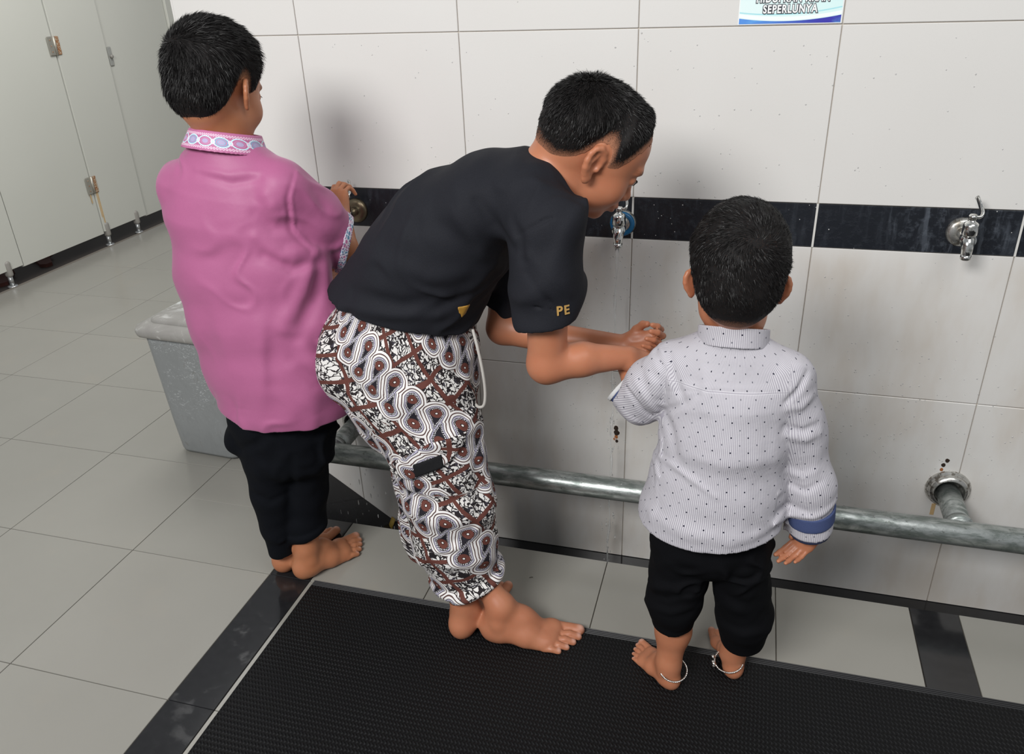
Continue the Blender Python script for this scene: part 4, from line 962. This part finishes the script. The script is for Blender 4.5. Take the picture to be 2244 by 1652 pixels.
# ================================================================== the stooping boy in the black T-shirt
bk = empty('person', 'barefoot boy in black T-shirt and batik trousers, bending to hold a small wrist', 'person', 'boys washing at the taps'); bk.location = (-.25,-.52,0)
f2 = V(.735,.335,-.590); H2 = Head(V(0,0,0), f2, V(.30,0,1), .99)
H2.o = P(1309,366,-.495)-H2.F[:,0]*.074
B = Solid((-.62,-.68,-.004), (.20,-.24,1.20), .0025)
H2.build(B, flare=22, ear=.98)
nk = P(1205,405,-.45)
B.chain([H2.w(0,-.026,-.020), H2.w(0,-.040,-.070), nk, P(1130,440,-.45)], [.052,.050,.054,.06], .02)
ly = V(0,1,0)
B.tube([P(880,740,-.46), P(925,620,-.46), P(1000,520,-.455), P(1080,450,-.45), P(1150,420,-.45)], [(.100,.095),(.085,.090),(.092,.092),(.100,.080),(.085,.055)], ly)
sR, eR, wR = P(1193,492,-.565), P(1199,797,-.578), P(1372,783,-.520)
B.chain([P(1150,440,-.49), sR], [.06,.045], .03); B.chain([sR, P(1200,640,-.58), eR], [.046,.0365,.0345], .012)
B.chain([eR, P(1275,787,-.558), wR], [.0355,.0300,.0205], .012)
# right hand closed round the small wrist
hf = unit(P(1432,806,-.50)-wR)
hand(B, wR+hf*.004, hf, V(-.12,-.62,.78), .80, 1, curls=[(38,52,30),(42,55,32),(46,55,32),(50,52,30)], thumb=((.026,.034,-.030),(.018,.044,-.052),(.004,.046,-.068)), pk=.014)
sL, eL, wL = P(1140,520,-.335), P(1103,718,-.360), P(1368,757,-.395)
B.chain([P(1150,440,-.41), sL], [.06,.045], .03); B.chain([sL, P(1112,640,-.345), eL], [.045,.038,.034], .012); B.chain([eL, P(1200,738,-.372), wL], [.034,.031,.0205], .012)
hl = unit(P(1432,752,-.405)-wL)
hand(B, wL, hl, V(.15,.72,-.66), .80, -1, curls=[(35,55,30),(38,60,35),(42,60,35),(45,55,30)], thumb=((.034,.034,-.012),(.042,.054,-.022),(.038,.070,-.032)))
nl = []
aR, n1 = foot(B, V(-.226,-.574,0), V(.200,.036,0), .218, -1); nl += n1
aL, n2 = foot(B, V(-.277,-.604,0), V(.045,.20,0), .205, 1); nl += n2
B.chain([P(890,790,-.495), P(965,1010,-.520), P(1003,1190,-.530), V(-.232,-.550,.150), aR], [.070,.050,.036,.027,.0245], .02)
B.chain([P(880,790,-.40), P(940,1010,-.43), P(960,1180,-.47), V(-.298,-.552,.150), aL], [.075,.052,.042,.031,.0245], .02)
b2 = finish_body(B, bk, 'skin_warm', H2, nl, .0062, [(H2.w(.045,.06,-.04), .03), (eR, .04)]); own(bk, b2)
hr = hair(H2, bk, 'hair_warm', tmax=.012, whorl=(0,-.065,.085), n=26000, length=.0145, fade=(.004,.085), lift=.55, width=.00048, seed=9, shift=.010, front=.006); own(bk, hr)
eyes(H2, b2)
# T-shirt
S = Solid((-.66,-.70,.60), (.06,-.24,1.09), .0026, .0060)
def mm(a, b, y): return np.linalg.norm(P(*a,y)-P(*b,y))/2
prs = [((715,700),(1040,708)), ((800,510),(1050,690)), ((880,414),(1090,620)), ((985,347),(1150,540)), ((1100,340),(1230,480)), ((1190,342),(1262,452))]
tor = [(P(*a,-.455)+P(*b,-.455))/2 for a, b in prs]; hw_ = [mm(a, b, -.455)-o for (a, b), o in zip(prs, (.007,.007,.009,.019,.019,.012))]
na = unit(P(1262,378,-.455)-P(1222,398,-.455))
S.tube(tor, list(zip((.126,.122,.122,.114,.090,.058), hw_)), ly, .03, clip=(tor[-1], na, 0), clip0=(P(872,705,-.46)+V(0,0,.040), unit(V(-.16,0,-1))))
S.tube([P(1165,450,-.52), P(1196,500,-.560), P(1198,600,-.575), P(1195,694,-.582)], [(.062,.066),(.056,.064),(.053,.058),(.051,.0535)], ly, .03, clip=(P(1195,694,-.582), unit(V(.16,0,-1))))
S.tube([P(1150,470,-.38), P(1130,545,-.335), P(1108,655,-.335)], [(.06,.066),(.055,.060),(.052,.052)], ly, .03, clip=(P(1104,668,-.335), unit(V(-.35,0,-1))))
for pts, w, a in (([(1045,440),(1090,500),(1125,545)], .010, -.006), ([(1000,470),(1060,560),(1110,600)], .014, .006), ([(1120,480),(1140,520),(1145,570)], .009, -.005), ([(1135,515),(1200,480),(1268,472)], .0038, -.0030),
    ([(820,560),(940,610),(1050,600)], .018, .005), ([(770,640),(880,670),(1000,650)], .014, -.006), ([(740,670),(850,690),(960,690)], .012, .006), ([(930,690),(990,660),(1040,640)], .012, -.006), ([(870,480),(960,500),(1040,540)], .02, -.004),
    ([(1160,560),(1200,600),(1245,640)], .009, .004), ([(1155,600),(1190,640),(1225,690)], .008, -.003), ([(1139,664),(1190,672),(1252,690)], .0034, -.0032), ([(720,700),(735,690),(770,690)], .01, -.007)):
    S.crease(pts, w, a*1.25)
S.warp(lambda Q: .0035*wave(Q, 24, 31)+.0012*wave(Q, 60, 32)+folds(Q, 20, 33, .0085, .2)+folds(Q, 40, 34, .0045, .2))
sh2, V2 = cloth_obj(S, 'shirt', 'black_knit', bk); own(bk, sh2)
rib = ring_band('neck_rib', tor[-1]-na*.004, tor[-1]+na*.012, (.0690,hw_[-1]+.0135), (.0650,hw_[-1]+.0095), na, 'black_knit_rib', sh2, ly, .005)
def patch(S, name, mat, par, planes, off=.004, under=.005, smooth=1, lo=None, hi=None):
    sl, Xg = S.box_(lo, hi, .01); d = S.o[sl]; d = np.maximum(d-off, -(d+under))
    for pt, n in planes: d = np.maximum(d, sum((Xg[a]-np.float32(pt[a]))*np.float32(n[a]) for a in range(3)))
    d = np.pad(d, 1, constant_values=.05); Vp, Qp = nets(d, np.array([x.ravel()[0] for x in Xg])-S.h, S.h, smooth)
    return raw_mesh(name, Vp, Qp, MT[mat], par), Vp
def poly_planes(pts, y, front=None):        # outward planes of a convex outline given clockwise as seen
    w = [P(u,v,y) for u,v in pts]; c = sum(w)/len(w); out = []
    for a, b in zip(w, w[1:]+w[:1]):
        n = unit(np.cross(b-a, V(0,1,0))); n = n if (c-a)@n < 0 else -n; out.append((a, n))
    if front is not None: out.append((V(0,front,0), V(0,1,0)))
    return out
def pb(pts, y0, y1): 
    w = np.array([P(u,v,y) for u,v in pts for y in (y0,y1)]); return w.min(0), w.max(0)
tg = [(984,692),(1004,692),(1009,712),(990,720)]; lo, hi = pb(tg, -.66, -.5)
own(bk); t_, _ = patch(S, 'hem_tag', 'gold_tag', sh2, poly_planes(tg, -.585, -.52), .002, .006, 1, lo, hi)
# gold print on the sleeve edge
pc = P(1196,655,-.580)
for ch, th_ in (('P', .62), ('E', .83)):
    cu = bpy.data.curves.new('print', 'FONT'); cu.body = ch; cu.size = .022; cu.extrude = .0006; cu.offset = .0005; cu.align_x = 'CENTER'; ob = bpy.data.objects.new('print', cu); scene.collection.objects.link(ob); bpy.context.view_layer.update()
    me = bpy.data.meshes.new_from_object(ob.evaluated_get(bpy.context.evaluated_depsgraph_get())); bpy.data.objects.remove(ob); me.materials.clear(); me.materials.append(MT['gold_print'])
    o = link(bpy.data.objects.new('print', me), sh2); o.rotation_euler = (math.radians(86),0,th_)
    p = pc+V(math.sin(th_)*.0535, -math.cos(th_)*.0565, -.007)
    tri = V2[(np.abs(V2[:,2]-p[2]-.006) < .008)]; dvec = V(math.sin(th_),-math.cos(th_),0); pr_ = (tri-pc)@dvec; lat = np.abs((tri-pc)@V(math.cos(th_),math.sin(th_),0))
    rr = pr_[lat < .007].max(); p = pc+dvec*(rr+.0006)+V(0,0,-.007); o.location = p.tolist()
own(bk)
# trousers
S = Solid((-.60,-.70,.04), (-.13,-.24,.80), .0026, .0065)
S.tube([P(882,690,-.455), P(884,750,-.455), P(893,830,-.46), P(905,900,-.46)], [(.108,.132),(.128,.154),(.130,.146),(.112,.120)], ly, .03)
S.ell(P(775,775,-.455), V(.062,.115,.085), None, .04)
S.tube([P(905,850,-.505), P(940,935,-.515), P(958,1000,-.520), P(985,1090,-.525), P(1000,1180,-.528), P(1022,1255,-.532)], [(.088,.118),(.082,.106),(.080,.102),(.080,.096),(.079,.092),(.070,.078)], ly, .02, clip=(P(1026,1266,-.532), unit(V(.26,.16,-1))))
S.tube([P(895,850,-.40), P(930,950,-.41), P(945,1050,-.415), P(955,1150,-.42), P(958,1200,-.425)], [(.085,.115),(.078,.090),(.076,.084),(.074,.080),(.070,.076)], ly, .02, clip=(P(958,1205,-.425), unit(V(-.1,0,-1))))
rc = P(1026,1256,-.532)
def torus(X):
    ax = unit(V(.26,.16,-1)); p = [X[i]-rc[i] for i in range(3)]; z = sum(p[i]*ax[i] for i in range(3)); q = [p[i]-z*ax[i] for i in range(3)]
    rho = np.sqrt((q[0]/.0765)**2+(q[1]/.0700)**2+(q[2]/.0765)**2)-1; return np.sqrt((rho*.073)**2+z**2)-.0125
S.put(torus, rc-.095, rc+.095, .006)
for pts, w, a in (([(1050,930),(1000,960),(940,975)], .012, .006), ([(1040,800),(985,830),(940,810)], .013, -.006), ([(1035,860),(980,870),(930,850)], .014, .006), ([(830,930),(870,900),(900,840)], .014, .004), ([(880,1075),(940,1105),(1040,1090)], .013, -.007), ([(890,1120),(960,1150),(1080,1130)], .014, .007),
    ([(895,1170),(960,1205),(1060,1200)], .012, -.006), ([(920,1220),(980,1240),(1090,1225)], .012, .006), ([(1060,1000),(1070,1060),(1080,1130)], .012, .007), ([(1040,980),(1050,1060),(1050,1120)], .010, -.007), ([(735,800),(790,860),(850,900)], .016, -.005), ([(800,740),(830,780),(850,860)], .012, .003)):
    S.crease(pts, w, a)
S.warp(lambda Q: .0032*wave(Q, 32, 41)+.0014*wave(Q, 75, 42)+folds(Q, 30, 43, .0075, .18, (1,1,1.3)))
tr2, Vt = cloth_obj(S, 'trousers', 'batik_cotton', bk); own(bk, tr2)
def pat2(Q):
    ax = np.array([P(882,690,-.49), P(893,830,-.49), P(940,935,-.50), P(958,1000,-.51), P(985,1090,-.51), P(1010,1210,-.51), P(1030,1290,-.52)])
    z = ax[::-1,2]; cx = np.interp(Q[:,2], z, ax[::-1,0]); cy = np.interp(Q[:,2], z, ax[::-1,1]); r = np.interp(Q[:,2], [.05,.3,.55,.7], [.078,.098,.120,.142])
    th_ = np.arctan2((Q[:,0]-cx), -(Q[:,1]-cy)*1.15); lf = Q[:,1] > np.where(Q[:,2] < .5, -.462, 9)
    return np.stack([th_*r*1.06+np.where(lf, .11, 0), Q[:,2]*1.08+np.where(Q[:,2] < .385, .055, 0), Q[:,2]*0], 1)
attr3(tr2, 'pat', pat2(Vt))
fp = [(842,978),(940,972),(1012,935),(1006,990),(985,1016),(905,1047),(850,1044)]; lo, hi = pb(fp, -.68, -.5)
pf, Vf = patch(S, 'pocket_flap', 'batik_cotton', tr2, poly_planes(fp, -.60, -.535), .0075, .004, 2, lo, hi); q = pat2(Vf); ca, sa = math.cos(.75), math.sin(.75); attr3(pf, 'pat', np.stack([q[:,0]*ca-q[:,1]*sa+.07, q[:,0]*sa+q[:,1]*ca+.03, q[:,2]], 1))
vp = [(907,1014),(964,1000),(971,1026),(914,1042)]; lo, hi = pb(vp, -.68, -.5); patch(S, 'velcro_patch', 'velcro', pf, poly_planes(vp, -.605, -.56), .0105, .003, 1, lo, hi)
pipe('drawstring', spline([P(1036,722,-.50), P(1046,760,-.515), P(1057,810,-.52), P(1063,855,-.52), P(1061,886,-.52), P(1050,892,-.515), P(1040,884,-.50)], 8), .0030, MT['drawstring'], tr2, 10); own(bk)
# ================================================================== the boy in the pink shirt
pk = empty('person', 'barefoot boy in pink embroidered shirt and dark trousers, back turned, near the stalls', 'person', 'boys washing at the taps'); pk.location = (-.72,-.45,0)
H1 = Head(V(-.741,-.434,1.131), V(.10,1,-.30), V(0,.25,1), .93, .024)
B = Solid((-.96,-.60,-.004), (-.42,-.10,1.29), .0027)
H1.build(B, flare=36, ear=.86)
B.chain([H1.w(0,-.024,-.03), V(-.741,-.440,1.05), V(-.735,-.452,.97)], [.049,.0445,.048], .02)
up_ = V(1,.10,0)
B.tube([V(-.73,-.46,.955), V(-.73,-.455,.86), V(-.715,-.45,.70), V(-.71,-.45,.55), V(-.71,-.45,.46)], [(.095,.05),(.100,.064),(.092,.062),(.100,.072),(.095,.070)], up_)
sR, eR, wR = V(-.620,-.455,.955), P(752,545,-.335), P(745,468,-.235)
B.chain([sR, eR], [.034,.031], .012); B.chain([eR, wR], [.032,.0225], .01)
hand(B, wR, unit(P(737,392,-.185)-wR), V(-.2,-.9,.35), .76, 1, curls=[(28,38,25),(34,42,28),(40,46,30),(46,48,30)], thumb=((.026,.036,.006),(.022,.056,.010),(.014,.074,.008)))
sL, eL, wL = V(-.838,-.455,.955), V(-.815,-.340,.800), P(712,640,-.275)
B.chain([sL, eL], [.034,.031], .012); B.chain([eL, wL], [.032,.0225], .01)
hand(B, wL, unit(P(742,598,-.225)-wL), V(.3,.6,-.7), .76, -1, curls=[(25,35,20)]*4)
nl = []
aR, n1 = foot(B, V(-.727,-.506,0), V(.083,.165,0), .200, -1); nl += n1
aL, n2 = foot(B, V(-.785,-.497,0), V(.045,.18,0), .200, 1); nl += n2
B.chain([V(-.675,-.44,.46), P(668,1050,-.425), P(668,1150,-.458), aR], [.075,.046,.034,.0255], .02)
B.chain([V(-.765,-.45,.46), P(600,1060,-.47), P(616,1185,-.478), aL], [.075,.046,.029,.0235], .02)
b1 = finish_body(B, pk, 'skin_tan', H1, nl, .0006); own(pk, b1)
hr = hair(H1, pk, 'hair_tan', tmax=.012, whorl=(-.012,-.086,.066), n=26000, length=.020, width=.00048, fade=(.0,.080), lift=.46, seed=3, spin=-.25, shift=-.002, nape=.022); own(pk, hr)
eyes(H1, b1)
S = Solid((-.98,-.64,.34), (-.40,-.22,1.09), .0027, .0062)
def row(l, r, v, y=-.46): a, b = P(l,v,y), P(r,v,y); return (a+b)/2, np.linalg.norm(b-a)/2
ctr, rad = [], []
for l, r, v, d, f in ((425,600,372,.052,1),(386,648,418,.078,1),(380,662,480,.092,1),(398,705,590,.100,1),(436,733,700,.106,1),(468,748,800,.112,1),(492,757,872,.118,1)):
    c, w_ = row(l, r, v); c[1] = -.452; ctr.append(c); rad.append((w_*f, d))
hemz = ctr[-1][2]-.012
S.tube(ctr, rad, V(1,.12,0), .025, clip=(ctr[-1]+V(0,0,-.012), unit(V(-.06,.05,-1))))
S.chain([V(-.737,-.452,1.016), V(-.735,-.452,.985)], [.058,.066], .03)
for a, b in ((V(-.700,-.455,.992), V(-.624,-.455,.960)), (V(-.772,-.455,.992), V(-.842,-.455,.952))): S.cone(a, b, .042, .046, .03)
se = P(757,543,-.335); sd_ = unit(se-V(-.612,-.455,.965))
S.tube([V(-.622,-.455,.962), P(692,478,-.40), se], [(.056,.056),(.057,.057),(.0555,.054)], V(0,1,0), .014, clip=(se, unit(V(.80,.42,-.30))))
S.tube([V(-.845,-.455,.955), V(-.815,-.345,.80)], [(.054,.054),(.054,.054)], V(1,0,0), .014)
S.put(lambda X: np.sqrt((X[0]+.738)**2+(X[1]+.450)**2)-.042, V(-.80,-.52,1.02), V(-.67,-.38,1.08), .004, 'sub', m=.02)
for pts, w, a in (([(652,375),(638,430),(645,500),(688,548)], .0035, .004), ([(646,385),(630,435),(637,505),(680,553)], .006, -.004), ([(560,520),(620,560),(690,548)], .013, .008), ([(580,560),(640,590),(690,575)], .012, -.008), ([(690,570),(660,640),(620,720)], .014, .008), ([(700,580),(690,660),(650,740)], .016, -.012),
    ([(560,470),(600,500),(640,500)], .012, -.006), ([(580,430),(610,470),(635,470)], .012, .006), ([(430,370),(500,385),(560,378)], .007, .003), ([(440,385),(510,402),(570,392)], .008, -.003),
    ([(470,640),(480,720),(510,800)], .025, .004), ([(560,640),(590,740),(600,840)], .022, -.005), ([(650,730),(690,800),(740,820)], .018, .008), ([(640,790),(690,840),(750,840)], .014, -.006), ([(690,420),(720,470),(750,500)], .012, -.003), ([(700,550),(735,545),(765,530)], .010, .004),
    ([(508,893),(600,903),(700,880),(752,845)], .0025, -.002)):
    S.crease(pts, w, a)
S.warp(lambda Q: .0035*wave(Q, 26, 51)+.0010*wave(Q, 62, 52)+folds(Q, 19, 53, .0075, .2, (1,1,.8))+folds(Q, 42, 54, .003, .2))
sh1, _ = cloth_obj(S, 'shirt', 'pink_satin', pk); own(pk, sh1)
# folded collar with the embroidered band
cn = unit(V(.10,.22,1)); ca_ = V(-.737,-.450,1.028); cb_ = ca_+cn*.075
Z = Solid(ca_-.12, cb_+.12, .0018, .0052); Z.seg(ca_, cb_, (.0840,.0770), (.0520,.0500), V(1,0,0), 0, [(ca_+cn*.037, cn), (ca_-cn*.000, -cn)]); Vz, Qz = Z.mesh(1)
co1 = raw_mesh('collar', Vz, Qz, MT['pink_embroidery'], sh1); L_ = Vz-ca_; attr3(co1, 'em', np.stack([np.arctan2(L_[:,0], -L_[:,1])*.074+.010, (L_@cn)-.0185, L_[:,0]*0], 1))
sleeve_n = unit(V(.80,.42,-.30)); cz = Solid(se-.09, se+.09, .0020, .0052); cz.seg(se-sd_*.05, se, (.0570,.0570), (.0570,.0556), V(0,1,0), 0, [(se+sleeve_n*.003, sleeve_n), (se-sleeve_n*.013, -sleeve_n)]); Vz, Qz = cz.mesh(1)
cf = raw_mesh('sleeve_band', Vz, Qz, MT['blue_embroidery'], sh1); L_ = Vz-se; q_ = np.cross(sleeve_n, V(0,1,0)); attr3(cf, 'em', np.stack([np.arctan2(L_@q_, L_[:,1])*.056, L_@sleeve_n, L_[:,0]*0], 1))
own(pk)
# trousers
S = Solid((-.93,-.62,.015), (-.52,-.28,.56), .0027, .0058)
S.tube([V(-.715,-.45,.55), V(-.718,-.452,.44), V(-.720,-.452,.37)], [(.115,.085),(.122,.094),(.112,.092)], up_, .02)
S.tube([P(585,935,-.47), P(590,1000,-.475), P(600,1075,-.478), P(612,1150,-.480), P(618,1200,-.482)], [(.062,.072),(.056,.064),(.051,.056),(.043,.047),(.035,.041)], up_, .012, clip=(P(617,1203,-.482), unit(V(0,.2,-1))))
S.tube([P(668,930,-.43), P(666,1000,-.43), P(667,1080,-.437), P(668,1140,-.448), P(667,1160,-.452)], [(.060,.068),(.054,.064),(.053,.059),(.051,.054),(.050,.052)], up_, .012, clip=(P(667,1164,-.452), unit(V(.12,.15,-1))))
rc1 = P(667,1152,-.452)
def torus1(X):
    ax = unit(V(.12,.15,-1)); p = [X[i]-rc1[i] for i in range(3)]; z = sum(p[i]*ax[i] for i in range(3)); q = [p[i]-z*ax[i] for i in range(3)]
    rho = np.sqrt(q[0]**2+q[1]**2+q[2]**2)-.052; return np.sqrt(rho**2+(z*.5)**2)-.0075
S.put(torus1, rc1-.08, rc1+.08, .003)
S.ell(P(530,955,-.47), V(.032,.055,.035), None, .03)
for pts, w, a in (([(525,985),(560,975),(600,940)], .010, -.007), ([(640,950),(690,960),(725,930)], .010, -.005), ([(560,1010),(600,1040),(625,1000)], .012, .005), ([(555,1080),(590,1100),(630,1080)], .010, -.005), ([(590,1180),(610,1190),(635,1180)], .008, .004), ([(640,1000),(640,1080),(645,1140)], .010, -.006)):
    S.crease(pts, w, a)
S.warp(lambda Q: .0030*wave(Q, 36, 61)+.0012*wave(Q, 80, 62)+folds(Q, 34, 63, .0065, .2, (1,1,1.3)))
tr1, _ = cloth_obj(S, 'trousers', 'navy_twill', pk); own(pk, tr1)
